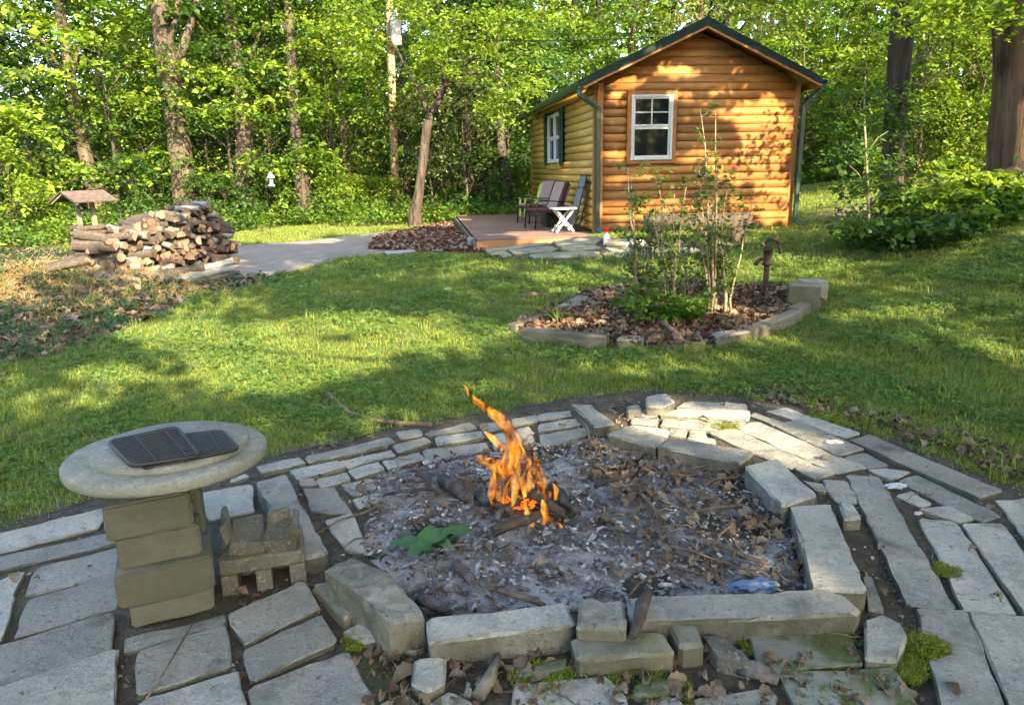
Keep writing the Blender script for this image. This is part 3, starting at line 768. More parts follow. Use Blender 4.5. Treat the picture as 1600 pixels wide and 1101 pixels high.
def log_bench():
    a, b = at(1012, 384), at(1166, 378)
    t = thing('log_bench', 'weathered half-log bench on stump legs against the cabin front', 'bench', (a + b) / 2, math.atan2((b - a).y, (b - a).x))
    L = (b - a).length
    V = []; Fc = []; n = 10; N_ = 12
    mb = MB(); path = [(x * L / 2, .02 * math.sin(x * 5), .34 + .012 * math.sin(x * 7)) for x in np.linspace(-1.06, 1.06, 9)]
    mb.tube(path, [.13 + .012 * rnd.random() for _ in path], 12, lump=.14, flat=.75, capmi=1)
    mb.build('seat', [m_bark, m_timber], t)
    for x in (-.42, .02, .40):
        MB().tube([(x * L, 0, -.05), (x * L + .01, 0, .12), (x * L, 0, .27)], [.12, .105, .11], 10, lump=.15).build('leg', m_bark, t)
log_bench()

# ------------------------------------------------------------------ the stone patio round the fire pit
def slab(name, top, thick, material, parent=None, ch=.005, jit=.005, tilt=.0, seed=None, step=.06, dz=0):
    """a stone with the given top outline: worn edges, uneven sides; its origin at the middle"""
    r = random.Random(seed if seed is not None else int(abs(top[0].x * 917 + top[0].y * 631) * 1000))
    c = sum(top, Vector()) / len(top)
    if sum((top[i].x - c.x) * (top[(i + 1) % len(top)].y - c.y) - (top[(i + 1) % len(top)].x - c.x) * (top[i].y - c.y) for i in range(len(top))) < 0: top = top[::-1]
    pts = []
    n = len(top)
    for i in range(n):
        a, b, p = top[i], top[(i + 1) % n], top[i - 1]
        L = (b - a).length; k = max(1, int(L / step))
        cut = min(.012, L * .2)
        for j in range(k):
            q = a.lerp(b, (j / k) if j else min(.5, cut / max(L, .001)))
            if j == 0:
                q0 = a.lerp(p, min(.4, cut / max((p - a).length, .001))); pts.append(q0 - c)
            pts.append(q - c)
    pts = [Vector((p.x + r.uniform(-jit, jit), p.y + r.uniform(-jit, jit), p.z)) for p in pts]
    tx, ty = r.uniform(-tilt, tilt), r.uniform(-tilt, tilt)
    N_ = len(pts); V = []
    for sc_, z in ((None, -ch), (ch, 0)):
        for p in pts:
            q = p.copy()
            if sc_: q -= Vector((p.x, p.y, 0)).normalized() * sc_ * r.uniform(.6, 1.6)
            V.append((q.x, q.y, p.z + z + tx * p.x + ty * p.y + r.uniform(-.0025, .0025)))
    for p in pts: V.append((p.x * .985, p.y * .985, p.z - thick))
    F_ = [tuple(range(N_, 2 * N_))]
    for i in range(N_):
        j = (i + 1) % N_
        F_ += [(i, j, N_ + j, N_ + i), (2 * N_ + i, 2 * N_ + j, j, i)]
    F_.append(tuple(range(2 * N_, 3 * N_))[::-1])
    me = bpy.data.meshes.new(name); me.from_pydata(V, [], F_); me.materials.append(material)
    return link(name, me, parent, c + Vector((0, 0, dz)))

patio = sheet('patio', patio_w, m_soil, .012, step=.06, label='worn stone patio bedded in dark soil', bump=.012)
pav = """0,831 70,815 173,789 152,823 0,860 -60,872 -60,846|0,868 155,833 180,828 180,847 0,888 -70,906 -70,884|164,810 183,797 180,824 165,827|60,884 187,853 189,890 40,929
0,907 29,893 37,896 19,933 8,989 0,1000 -70,1030 -70,925|46,933 183,893 183,946 23,994|0,1008 175,957 174,1017 0,1069 -80,1090 -80,1030|0,1073 174,1018 181,1018 180,1101 178,1145 0,1190 -80,1190 -80,1094
194,995 350,958 352,973 195,1017|215,1019 353,977 362,1040 215,1084|222,1093 372,1047 381,1101 385,1130 225,1150|356,960 473,909 500,950 383,1009|380,1017 501,961 526,1003 396,1062|391,1074 540,1016 580,1084 590,1120 400,1150
535,991 570,971 594,999 573,1005|624,1008 653,1002 653,1016 625,1017|591,1099 630,1079 656,1099 660,1130 580,1135|667,1099 707,1077 735,1097 738,1125 665,1130
804,1069 880,1063 948,1058 978,1090 975,1120 806,1130|1000,1100 1060,1090 1068,1115 1000,1125|1086,1090 1199,1073 1214,1090 1205,1125 1090,1130
1351,898 1363,898 1381,952 1360,952|1323,740 1375,743 1492,949 1417,943|1436,810 1494,813 1591,957 1507,948|1502,820 1568,820 1660,950 1603,958|1557,778 1640,772 1700,880 1640,890
1433,949 1511,956 1575,1120 1475,1120|1516,957 1610,966 1690,1120 1585,1120|1615,964 1700,955 1780,1100 1695,1120
1328,689 1358,681 1566,767 1529,778|1197,642 1227,637 1344,677 1320,685|1208,666 1247,657 1350,703 1310,712|1318,713 1352,707 1388,725 1356,730|1150,668 1183,657 1352,728 1308,738|1106,675 1146,668 1270,723 1234,731
1243,733 1264,726 1305,740 1272,750|1255,750 1288,757 1290,769 1277,765|1288,748 1323,751 1337,771 1293,765|1294,768 1337,773 1340,784 1306,782|1356,731 1387,729 1424,736 1391,748|1402,771 1425,764 1454,784 1438,789
1403,750 1433,740 1563,802 1532,813|1438,797 1482,790 1519,809 1498,817
1056,636 1076,626 1165,629 1166,639|1030,650 1060,640 1170,642 1170,656|1032,664 1038,652 1127,657 1125,671|1130,660 1163,658 1166,661 1135,669|986,660 989,652 1029,652 1026,665|1001,647 1005,638 1032,638 1025,650|980,647 981,641 998,642 997,649
985,666 1045,672 1042,684 1000,677|1047,671 1075,672 1072,681 1045,680|1079,673 1102,674 1105,684 1078,682|1072,684 1115,686 1118,693 1100,690|1172,650 1178,645 1226,661 1210,666
403,729 465,716 476,724 410,740|477,714 607,682 617,691 485,724|454,735 525,719 540,729 467,749|530,719 610,700 617,709 545,729|614,696 665,684 674,692 622,707|619,674 655,669 661,679 627,685|665,677 735,660 746,670 671,682
682,683 750,673 757,682 684,696|663,702 759,689 763,702 666,720|770,678 826,664 835,675 775,690|770,693 830,681 834,691 775,702|750,661 795,655 798,664 755,672|800,654 838,647 840,657 803,664|842,646 894,640 900,648 842,655|843,661 906,652 914,661 842,674|842,680 920,668 926,676 895,688 848,697
468,750 485,749 496,755 490,759 470,759|494,747 539,736 547,748 502,760|545,734 590,722 600,733 556,748|598,719 615,717 625,725 607,731|617,716 652,706 664,716 625,728|534,756 580,746 588,760 553,775|552,778 585,768 590,780 560,792
474,762 520,760 550,798 512,800 488,795|507,812 548,799 570,842 572,860 540,858|300,775 393,758 397,800 330,812|360,749 384,739 386,745 362,752"""
for q in pav.replace('\n', '|').split('|'):
    pts = [tuple(float(v) for v in a.split(',')) for a in q.split()]
    top = [at(a, b, .03) for a, b in pts]; cc = sum(top, Vector()) / len(top); top = [p + (p - cc).normalized() * .007 for p in top]
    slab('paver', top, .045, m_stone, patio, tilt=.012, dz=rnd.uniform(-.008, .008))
for q in ('809,1046 887,1025 885,1045 810,1058', '990,1067 1040,1058 1050,1084 993,1087', '1163,983 1325,978 1351,1037 1290,1042 1193,1051', '1216,1048 1399,1042 1435,1099 1440,1120 1255,1130'):
    pts = [tuple(float(v) for v in a.split(',')) for a in q.split()]
    tag(slab('paver', [at(a, b, .035) for a, b in pts], .05, m_mossy, patio, tilt=.01), 'paving slab overgrown with moss')
for i in range(4):                      # the paving goes on past the right
    for j in range(5):
        x0, y0 = 1.62 + i * .34 + .12 * j, .70 + j * .36
        if x0 + .32 > .74 * y0 + 1.9: continue
        if x0 < .80 * y0 + .25: continue
        slab('paver', [Vector((x0, y0, .03)), Vector((x0 + .31, y0 + .02, .03)), Vector((x0 + .42, y0 + .34, .03)), Vector((x0 + .10, y0 + .33, .03))], .045, m_stone, patio, tilt=.012, dz=rnd.uniform(-.008, .008))
# thick slab beside the concrete blocks, its end standing out of the ground
tag(slab('paver', [at(a, b, .09) for a, b in ((399, 750), (447, 740), (513, 862), (458, 874))], .11, m_stone, patio, ch=.012, tilt=.01), 'long thick slab raised above its neighbours')

# the ring of the fire pit
pit = thing('fire_pit', 'angular fire pit ringed with pale stone kerbs, full of ash', 'fire pit', (at(900, 830).x, at(900, 830).y, 0))
def ring(q, h, material=m_stone, label=None, thick=None):
    pts = [tuple(float(v) for v in a.split(',')) for a in q.split()]
    o = slab('kerb_stone', [at(a, b, h) for a, b in pts], thick or h + .02, material, None, ch=.012, jit=.004, tilt=.008)
    o.parent = pit; o.location -= pit.location
    if label: o['label'] = label
    return o
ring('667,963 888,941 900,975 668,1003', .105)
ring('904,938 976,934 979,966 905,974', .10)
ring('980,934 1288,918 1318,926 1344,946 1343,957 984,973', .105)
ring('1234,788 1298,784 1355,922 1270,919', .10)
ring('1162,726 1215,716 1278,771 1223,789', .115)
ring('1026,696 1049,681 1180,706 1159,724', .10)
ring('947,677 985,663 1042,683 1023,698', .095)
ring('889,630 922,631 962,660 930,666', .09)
def rock(name, top, h, material, label, cat, parent=None, seed=3, amp=.03, z0=-.02, sub=3):
    """a rough stone: the traced top outline grown down to the ground and roughened"""
    c = sum(top, Vector()) / len(top); n = len(top)
    bm = bmesh.new(); tv = [bm.verts.new(p - c) for p in top]; bv = [bm.verts.new(Vector(((p - c).x * 1.04, (p - c).y * 1.04, z0 - c.z))) for p in top]
    bm.faces.new(tv); bm.faces.new(bv[::-1])
    for i in range(n): j = (i + 1) % n; bm.faces.new((bv[i], bv[j], tv[j], tv[i]))
    bmesh.ops.recalc_face_normals(bm, faces=bm.faces); bmesh.ops.triangulate(bm, faces=bm.faces)
    for _ in range(sub): bmesh.ops.subdivide_edges(bm, edges=[e for e in bm.edges if e.calc_length() > .05], cuts=1, use_grid_fill=True); bmesh.ops.triangulate(bm, faces=bm.faces)
    bmesh.ops.smooth_vert(bm, verts=bm.verts, factor=.35, use_axis_x=True, use_axis_y=True, use_axis_z=True)
    bm.normal_update()
    for v in bm.verts:
        q = v.co * 9 + Vector((seed * 3.7, 0, 0)); v.co += v.normal * (noise.noise(q) * amp + noise.noise(q * 2.7) * amp * .5)
    me = bpy.data.meshes.new(name); bm.to_mesh(me); bm.free(); me.materials.append(material)
    o = link(name, me, parent, c)
    if label: tag(o, label, cat)
    return o
rk = rock('boulder', [at(a, b, z) for a, b, z in ((503, 890, .15), (548, 868, .14), (595, 886, .15), (620, 915, .15), (655, 945, .13), (662, 968, .11), (607, 974, .14), (572, 936, .16))], .15, m_rock, None, None, None, amp=.018)
rk.parent = pit; rk.location -= pit.location; rk.name = 'boulder'; rk['label'] = 'rough long boulder at the near corner of the ring'

pit_px = [(575, 800), (545, 762), (600, 737), (700, 717), (800, 700), (890, 690), (935, 684), (950, 690), (1030, 706), (1155, 738), (1222, 805), (1262, 925), (980, 945), (680, 970), (650, 940), (600, 885), (562, 862)]
pit_w = [at(a, b, .02) for a, b in pit_px]
ash = sheet('ash', pit_w, m_ash, .016, step=.05, bump=.022, kind='stuff', edge=.01)
ash.parent = pit; ash.location -= pit.location; ash['label'] = 'grey ash bed'

def pts_in(poly, n, g=rng):
    xs = [p.x for p in poly]; ys = [p.y for p in poly]; out = []
    x = g.uniform(min(xs), max(xs), n * 4); y = g.uniform(min(ys), max(ys), n * 4)
    k = inpoly(x, y, poly); return np.stack([x[k], y[k]], 1)[:n]
def lift(xy, dz=0.0): return np.stack([xy[:, 0], xy[:, 1], hgt(xy[:, 0], xy[:, 1]) + dz], 1)

chips = [chip_mesh('ash_flake', (a, b, c), m_ashchip, rng) for a, b, c in ((.05, .03, .012), (.03, .02, .010), (.07, .03, .008), (.025, .02, .015))]
lv = [curled_leaf('dry_leaf', L, W_, cu, q, rng, lo) for L, W_, cu, q, lo in ((.075, .05, .5, m_leafdry, 0), (.06, .035, .8, m_leafdry, 0), (.09, .065, .4, m_leafdry, 1), (.085, .06, .5, m_leafpale, 1), (.06, .04, .9, m_leafpale, 0), (.11, .075, .5, m_leafpale, 1))]
tw = [MB().tube([(0, 0, 0), (.05, .008, .008), (.11, -.004, .004), (.17, .012, .006)], [.0035, .003, .003, .0015], 5).mesh('twig', m_twig), MB().tube([(0, 0, 0), (.04, -.01, .006), (.08, .004, .004)], [.0025, .0025, .001], 5).mesh('twig', m_twig)]
def child_at(o, p): o.parent = p; o.location -= p.location; return o
pxy = pts_in(pit_w, 3400)
child_at(scatter('ash_flakes', chips, lift(pxy, .028), scale=(.08, .6), tilt=.3, label='grey ash flakes and char crumbs'), pit)
sel = pts_in(gpoly([(900, 690), (1150, 740), (1225, 810), (1260, 915), (1080, 925), (950, 800)]), 220)
sel2 = pts_in(pit_w, 170)
child_at(scatter('pit_leaves', lv, lift(np.concatenate([sel, sel2]), .036), scale=(.3, .8), tilt=.3, label='curled dry leaves in the ash'), pit)
child_at(scatter('pit_twigs', tw, lift(np.concatenate([sel[:85], sel2[:45]]), .042), scale=(.6, 1.8), tilt=.22, label='thin twigs in the ash'), pit)
for k, (x0, y0, x1, y1, r) in enumerate(((655, 934, 702, 957, .022), (712, 880, 740, 912, .02), (655, 740, 690, 770, .016), (690, 762, 600, 772, .009), (770, 830, 850, 800, .022), (745, 775, 800, 800, .02), (820, 770, 880, 800, .024), (775, 815, 815, 770, .017), (860, 760, 905, 800, .02), (690, 750, 735, 778, .03), (780, 922, 850, 945, .012), (1075, 800, 1160, 790, .008), (1000, 770, 1040, 810, .009), (1120, 850, 1200, 880, .009), (930, 760, 990, 740, .012))):
    a, b = at(x0, y0, .05 + r * .5), at(x1, y1, .05 + r * .7); d = (b - a); sd = Vector((-d.y, d.x, 0)) * .06
    o = MB().tube([(0, 0, 0), d * .3 + sd * rnd.uniform(-1, 1) + Vector((0, 0, .006)), d * .65 + sd * rnd.uniform(-1, 1), d], [r, r * .95, r * 1.05, r * .7], 7, lump=.35).build('charred_stick', m_char if k not in (10, 11, 12, 13) else m_twig, None, a)
    tag(o, ['charred branch end against the near kerb', 'grey charred chunk pointing at the leafy sprig', 'dark stick at the far left of the pit', 'long thin stick across the far left ash', 'charred stick under the lower flame', 'charred stick left under the main flame', 'burning log right under the main flame', 'short charred stick crossing under the flame', 'charred log right of the small flame', 'ash-covered chunk left of the fire', 'curved bare stick by the front kerb', 'thin bare twig in the dry leaves on the right', 'thin bare twig in the middle of the leaves', 'bare twig near the right kerb', 'bare stick behind the fire'][k], 'stick')
for k, (px, py, s) in enumerate(((560, 890, 1), )): pass
gl = thing('leafy_sprig', 'fresh green leafy sprig lying on the grey ash', 'sprig', at(680, 860, .05))
gm = leafmat('sprig_leaf', (.045, .11, .035), (.06, .13, .045), .2, .1)
for k, (dx, dy, rz, L) in enumerate(((-.10, -.01, 2.9, .17), (.0, .03, .9, .19), (-.03, -.06, 3.9, .16), (.08, .05, .4, .15), (.03, -.02, -.6, .10))):
    me_ = curled_leaf('leaf', L, L * .62, .34, gm, rng)
    at_ = me_.attributes.new('tint', 'FLOAT', 'POINT')
    q = link('leaf', me_, gl, (dx, dy, .012 + .004 * k)); q.rotation_euler = (.1, -.12, rz)
MB().tube([(-.1, -.02, .01), (0, 0, .015), (.12, .03, .01)], .004, 6).build('stem', m_stem, gl)
crumpled('wrapper', 'crumpled blue wrapper against the front kerb', 1180, 917, .075, .03, .02, m_bluewrap, 'wrapper', z=.05, seed=5)
for k, (px, py, s, sd_) in enumerate(((1303, 691, .045, 11), (1400, 759, .05, 12), (1435, 803, .015, 13), (700, 452, .05, 14))):
    crumpled('paper_scrap', ['white paper scrap on the sunlit pavers', 'white paper scrap at the head of the long slab', 'tiny white scrap by the small diamond stone', 'white scrap lying alone on the lawn'][k], px, py, s, s * .5, .010, m_paper, 'paper', z=.04 if k < 3 else None, seed=sd_)

# flames
def flame_material():
    M = bpy.data.materials.new('flame'); M.use_nodes = True; t = M.node_tree; N, L = t.nodes, t.links; N.clear()
    out = N.new('ShaderNodeOutputMaterial'); E = N.new('ShaderNodeEmission'); T = N.new('ShaderNodeBsdfTransparent'); 
    tc = N.new('ShaderNodeTexCoord'); mp = N.new('ShaderNodeMapping'); mp.inputs['Scale'].default_value = (1, 1, .35); L.new(tc.outputs['Object'], mp.inputs[0])
    n = N.new('ShaderNodeTexNoise'); n.inputs['Scale'].default_value = 22; n.inputs['Detail'].default_value = 4; n.inputs['Distortion'].default_value = .6; L.new(mp.outputs[0], n.inputs['Vector'])
    cr = N.new('ShaderNodeValToRGB'); e = cr.color_ramp.elements
    e[0].position = .36; e[0].color = (.85, .10, .008, 1); e[1].position = .66; e[1].color = (1, .56, .07, 1); q = e.new(.50); q.color = (1, .30, .02, 1)
    L.new(n.outputs['Fac'], cr.inputs[0]); L.new(cr.outputs[0], E.inputs[0]); E.inputs[1].default_value = .40
    lw = N.new('ShaderNodeLayerWeight'); lw.inputs[0].default_value = .35
    mr_ = N.new('ShaderNodeMapRange'); L.new(lw.outputs['Facing'], mr_.inputs[0])
    for k, v in zip((1, 2, 3, 4), (.0, .72, 1.0, .0)): mr_.inputs[k].default_value = v
    m2 = N.new('ShaderNodeMapRange'); L.new(n.outputs['Fac'], m2.inputs[0])
    for k, v in zip((1, 2, 3, 4), (.43, .62, .03, 1.5)): m2.inputs[k].default_value = v
    mu = N.new('ShaderNodeMath'); mu.operation = 'MULTIPLY'; L.new(mr_.outputs[0], mu.inputs[0]); L.new(m2.outputs[0], mu.inputs[1])
    ad = N.new('ShaderNodeAddShader'); m3 = N.new('ShaderNodeMath'); m3.operation = 'MULTIPLY'; m3.inputs[1].default_value = .075; L.new(mu.outputs[0], m3.inputs[0]); L.new(m3.outputs[0], E.inputs[1])
    T.inputs[0].default_value = (.80, .74, .68, 1); L.new(T.outputs[0], ad.inputs[0]); L.new(E.outputs[0], ad.inputs[1]); L.new(ad.outputs[0], out.inputs[0])
    return M
m_flame = flame_material()
FY = at(800, 790, .05).y
fl = thing('flame', 'tall orange flame leaping from the ash of the fire pit', 'flame', (at(800, 790, .05).x, FY, .05))
def tongue(pts, yoff=0, parent=fl):
    base = Vector(parent.location); path = []; rad = []
    P_ = [(Vector(atY(a, b, FY + yoff)), r * .80 / 1110 * FY) for a, b, r in pts]
    for i in range(len(P_) - 1):
        for k in range(4):
            t = k / 4; path.append(P_[i][0].lerp(P_[i + 1][0], t) - base); rad.append(P_[i][1] * (1 - t) + P_[i + 1][1] * t)
    path.append(P_[-1][0] - base); rad.append(.002)
    path = [p + Vector((noise.noise(p * 14 + Vector((yoff * 9, 0, 3))) * .012, noise.noise(p * 11) * .02, 0)) for p in path]
    return MB().tube(path, rad, 12, flat=.55, cap=False, lump=.10).build('tongue', m_flame, parent)
tongue([(782, 802, 8), (780, 775, 17), (786, 745, 24), (800, 715, 25), (808, 690, 19), (792, 668, 14), (776, 650, 13), (760, 640, 10), (742, 626, 8), (731, 606, 5), (724, 601, 1)])
tongue([(812, 785, 10), (822, 758, 22), (818, 730, 24), (805, 705, 15), (800, 680, 9), (790, 660, 2)], .05)
tongue([(798, 740, 8), (775, 726, 17), (752, 720, 12), (738, 712, 3)], .03)
tongue([(788, 700, 8), (772, 686, 8), (757, 674, 2)], -.03)
tongue([(842, 780, 8), (848, 755, 14), (842, 735, 13), (836, 722, 3)], .06)
tongue([(774, 795, 6), (768, 770, 10), (772, 745, 9), (778, 722, 2)], -.03)
tongue([(830, 762, 8), (840, 742, 12), (834, 712, 8), (826, 690, 2)], .08)
tongue([(800, 790, 6), (806, 762, 12), (796, 730, 11), (802, 700, 9), (790, 672, 7), (772, 652, 4), (764, 644, 1)], -.04)
tongue([(790, 785, 5), (794, 755, 10), (782, 728, 9), (790, 705, 5), (786, 690, 1)], -.06)
tongue([(822, 775, 5), (814, 748, 10), (826, 722, 8), (818, 700, 4), (812, 688, 1)], -.03)
tongue([(770, 648, 3), (756, 635, 6), (744, 624, 5), (735, 610, 2)], -.01)
tongue([(800, 720, 6), (812, 696, 8), (822, 684, 4), (828, 676, 1)], .02)
fl2 = thing('flame', 'low flame burning on the charred wood below the tall flame', 'flame', at(850, 820, .05))
for pts, yo in (([(828, 832, 5), (832, 812, 9), (826, 798, 8), (822, 788, 2)], -.14), ([(846, 822, 6), (856, 806, 11), (850, 790, 9), (846, 780, 2)], -.12), ([(878, 826, 4), (866, 816, 8), (852, 804, 6), (846, 796, 2)], -.13), ([(848, 790, 6), (856, 774, 12), (846, 760, 10), (838, 752, 2)], -.02), ([(866, 780, 5), (868, 766, 9), (862, 754, 2)], 0)):
    tongue(pts, yo, fl2)

m_ember = mat('ember', (.05, .02, .01))
_p = m_ember.node_tree.nodes['Principled BSDF']; _p.inputs['Emission Color'].default_value = (1, .16, .01, 1); _p.inputs['Emission Strength'].default_value = .22
ec = at(812, 785, .05); ep = np.stack([rng.normal(ec.x, .055, 40), rng.normal(ec.y, .04, 40), np.full(40, .05)], 1)
child_at(scatter('embers', [chip_mesh('ember', (.022, .014, .008), m_ember, rng)], ep, scale=(.3, 1.1), tilt=.5, label='glowing embers under the flames'), pit)
# loose blocks and rocks lying about the ring
def loose(q, h, z0, material, label, name='stone_block', cat='stone block', tilt=0):
    pts = [tuple(float(v) for v in a.split(',')) for a in q.split()]
    o = slab(name, [at(a, b, z0 + h) for a, b in pts], h, material, None, ch=.012, jit=.005, tilt=tilt)
    return tag(o, label, cat)
loose('890,994 1037,984 1056,1018 901,1029', .075, .01, m_block, 'long flat stone block lying in front of the near kerb')
loose('904,934 932,931 979,963 978,981 898,979', .05, .088, m_rock, 'rough flat stone lying on top of the long block', tilt=.02)
loose('1044,973 1086,970 1099,1007 1060,1010', .10, -.01, m_block, 'small upright stone block right of the long flat block')
rock('broken_stone', [at(a, b, .07) for a, b in ((1095, 988), (1124, 990), (1178, 1029), (1176, 1038), (1120, 1024))], .07, m_cinder, 'broken grainy concrete lump beside the mossy slab', 'rock', seed=8, amp=.010, sub=2)
loose('650,1024 695,1020 697,1065 671,1080 639,1065', .055, -.005, m_stone, 'small pale upright stone standing in the soil before the kerb', tilt=.05)
loose('724,1061 739,1065 740,1082 727,1083', .035, 0, m_stone, 'thin pale stone chip in the soil', 'stone_chip', 'stone')
loose('1351,962 1372,956 1405,970 1420,994 1399,1033 1352,1028', .05, .01, m_stone, 'pale five-sided stone leaning by the corner of the ring', tilt=.04)
loose('487,912 514,906 556,952 540,966', .07, -.01, m_block, 'narrow tilted stone tucked along the rough boulder', tilt=.03)
loose('1310,783 1337,787 1348,806 1319,809', .07, 0, m_stone, 'small squared stone beside the long slab')
loose('1009,619 1042,613 1055,626 1036,635 1010,634', .085, 0, m_stone, 'squared stone block at the lawn edge of the patio')
loose('977,634 1000,631 1002,641 980,642', .06, 0, m_rock, 'small rough stone beside the squared block at the lawn edge')
a, b = at(988, 1004, .085), at(1012, 932, .13)
tag(MB().tube([(0, 0, 0), (b - a) * .35 + Vector((.004, 0, .012)), (b - a) * .7 + Vector((-.006, 0, .01)), (b - a)], [.018, .028, .03, .02], 8, lump=.4, flat=.6).build('wood_chunk', m_char, None, a + Vector((0, 0, .02))), 'splintered brown wood chunk leaning on the near kerb', 'wood chunk').data.materials[0] = m_barkA
a, b = at(1152, 1045, .03), at(1216, 1066, .02)
tag(MB().tube([(0, 0, 0), (b - a) * .5 + Vector((0, 0, .008)), (b - a)], [.025, .03, .018], 8, lump=.4, flat=.5).build('wood_chunk', m_char, None, a + Vector((0, 0, .01))), 'dark rotten wood piece on the soil beside the mossy slab', 'wood chunk')
a = at(745, 1090, .02)
tag(MB().tube([(0, 0, 0), (.03, .05, .02), (.05, .12, .02), (.06, .17, .015)], [.028, .03, .022, .01], 8, lump=.5, flat=.6).build('wood_chunk', m_timber, None, a), 'pale weathered root knot among dry leaves before the kerb', 'wood chunk')

def rough_box(name, d, material, parent, loc, seed=0, amp=.006):
    """a sawn or split stone block with worn, slightly chipped edges"""
    bm = bmesh.new(); bmesh.ops.create_cube(bm, size=1)
    for v in bm.verts: v.co = Vector((v.co.x * d[0], v.co.y * d[1], v.co.z * d[2]))
    bmesh.ops.bevel(bm, geom=bm.edges[:], offset=.008, segments=2, affect='EDGES')
    bmesh.ops.subdivide_edges(bm, edges=[e for e in bm.edges if e.calc_length() > .06], cuts=5, use_grid_fill=True)
    bm.normal_update()
    for v in bm.verts:
        q = v.co * 11 + Vector((seed * 5.3, loc[2] * 31, 0)); e = abs(v.co.x) / d[0] + abs(v.co.y) / d[1] + abs(v.co.z) / d[2]
        v.co += v.normal * (noise.noise(q) * amp - max(0, noise.noise(q * 1.7)) * amp * 2.2 * max(0, e - .95))
    me = bpy.data.meshes.new(name); bm.to_mesh(me); bm.free(); me.materials.append(material)
    return link(name, me, parent, loc)

# ------------------------------------------------------------------ the round table of stacked stone
fa, fb = at(207, 990, 0.02), at(338, 958, 0.02)
trz = math.atan2((fb - fa).y, (fb - fa).x)
fd = (fb - fa).normalized(); fn = Vector((-fd.y, fd.x, 0))
tb = thing('stone_table', 'round concrete slab table on a pedestal of stacked olive stone blocks', 'table', (fa + fb) / 2 + fn * .13 + Vector((0, 0, -.02)), trz)
z = .03
for k, (wd, dp, hh, dx, dy, rz) in enumerate(((.262, .24, .085, .0, 0, 0), (.30, .26, .125, -.01, 0, .02), (.255, .23, .118, -.010, .01, -.02), (.26, .23, .122, -.032, .0, .03), (.20, .18, .055, -.015, .02, .0))):
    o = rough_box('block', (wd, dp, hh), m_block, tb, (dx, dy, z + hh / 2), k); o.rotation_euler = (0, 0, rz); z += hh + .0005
blk = MB().box((0, 0, .10), (.07, .16, .19)).build('block', m_block, tb, (.098, .085, .25), bevel=.02, seg=2)
TZ = z
rt = .325
top = MB().lathe([(0, 0), (rt - .02, 0), (rt - .004, .006), (rt, .014), (rt, .036), (rt - .008, .045), (rt - .07, .048), (0, .048)], n=72)
to = top.build('tabletop', m_conc, tb, (.045, .05, TZ)); to.rotation_euler = (R(-1.5), R(1.6), 0)
ds = MB().lathe([(.254, -.004), (.255, .012), (.247, .020), (0, .021)], n=64)
do = ds.build('raised_disc', m_conc, to, (.012, .01, .048))
bpy.context.view_layer.update()
GT = (tb.matrix_basis @ Vector((0, .05, TZ + .07))).z
def grate(name, label, corners, z):
    P_ = [at(a, b, z) for a, b in corners]; c = sum(P_, Vector()) / 4
    t = thing(name, label, 'grill grate', c)
    P_ = [p - c for p in P_]
    fr = MB()
    loop = []
    for i in range(4):
        a, b, d = P_[i], P_[(i + 1) % 4], P_[i - 1]
        loop += [a.lerp(d, .10), a.lerp(d, .03).lerp(b, .02), a.lerp(b, .08)]
    loop.append(loop[0]); loop.append(loop[1])
    fr.tube(loop, .0065, 8, cap=False).build('frame', m_iron, t)
    nb = 15
    for k in range(1, nb):
        s = k / nb; a = P_[0].lerp(P_[3], s); b = P_[1].lerp(P_[2], s)
        MB().bar(a, b, .0095, .010).build('bar', m_iron, t)
    for s in (.36, .80):
        MB().bar(P_[0].lerp(P_[1], s) + Vector((0, 0, .002)), P_[3].lerp(P_[2], s) + Vector((0, 0, .002)), .006, .012).build('cross_bar', m_iron, t)
    return t
grate('grill_grate', 'black iron grill grate lying flat under the other on the round table', ((236, 685), (346, 673), (374, 701), (222, 733)), GT + .006)
grate('grill_grate', 'black iron grill grate with rounded corner lying over the other grate', ((169, 690), (276, 667), (313, 712), (206, 728)), GT + .024)

# ------------------------------------------------------------------ hollow concrete blocks beside the table
c0 = at(408, 915, 0)
cbk = MB(); W_, D_, H_ = .30, .21, .15
cbk.box((0, 0, H_ - .03), (W_, D_, .06))
for x in (-W_ / 2 + .03, 0, W_ / 2 - .03): cbk.box((x, 0, H_ / 2 - .0605), (.058, D_ - .001, H_))
cbk.box((0, .06, H_ / 2 - .0605), (W_ - .12, .075, H_ - .002))
o = cbk.build('hollow_block', m_cinder, None, c0 + Vector((0, .06, 0)), bevel=.008, seg=2); o.rotation_euler = (0, 0, R(17))
tag(o, 'grainy hollow concrete block with open cores, on the soil by the table', 'concrete block')
def broken(name, label, loc, rz, boxes):
    mb = MB()
    for c, d, rot in boxes: mb.box(c, d, rot)
    mb.v = [tuple(q + rnd.uniform(-.012, .012) for q in v) for v in mb.v]
    o = mb.build(name, m_cinder, None, loc, bevel=.006, seg=1); o.rotation_euler = (0, 0, rz); return tag(o, label, 'concrete block')
tz = .150
broken('broken_block', 'left half of a cracked hollow block lying on the whole concrete block', c0 + Vector((-.065, .055, tz)), R(20), (((.01, 0, .03), (.12, .18, .06), (.10, .12, 0)), ((-.056, .02, .07), (.03, .15, .09), (0, -.10, .0))))
broken('broken_block', 'right cracked shard with a pointed upright edge on the concrete block', c0 + Vector((.075, .06, tz)), R(10), (((0, -.01, .028), (.11, .15, .05), (.15, -.08, 0)), ((.055, .0, .05), (.026, .12, .08), (0, .12, 0)), ((-.01, .06, .055), (.09, .03, .09), (0, 0, .5))))

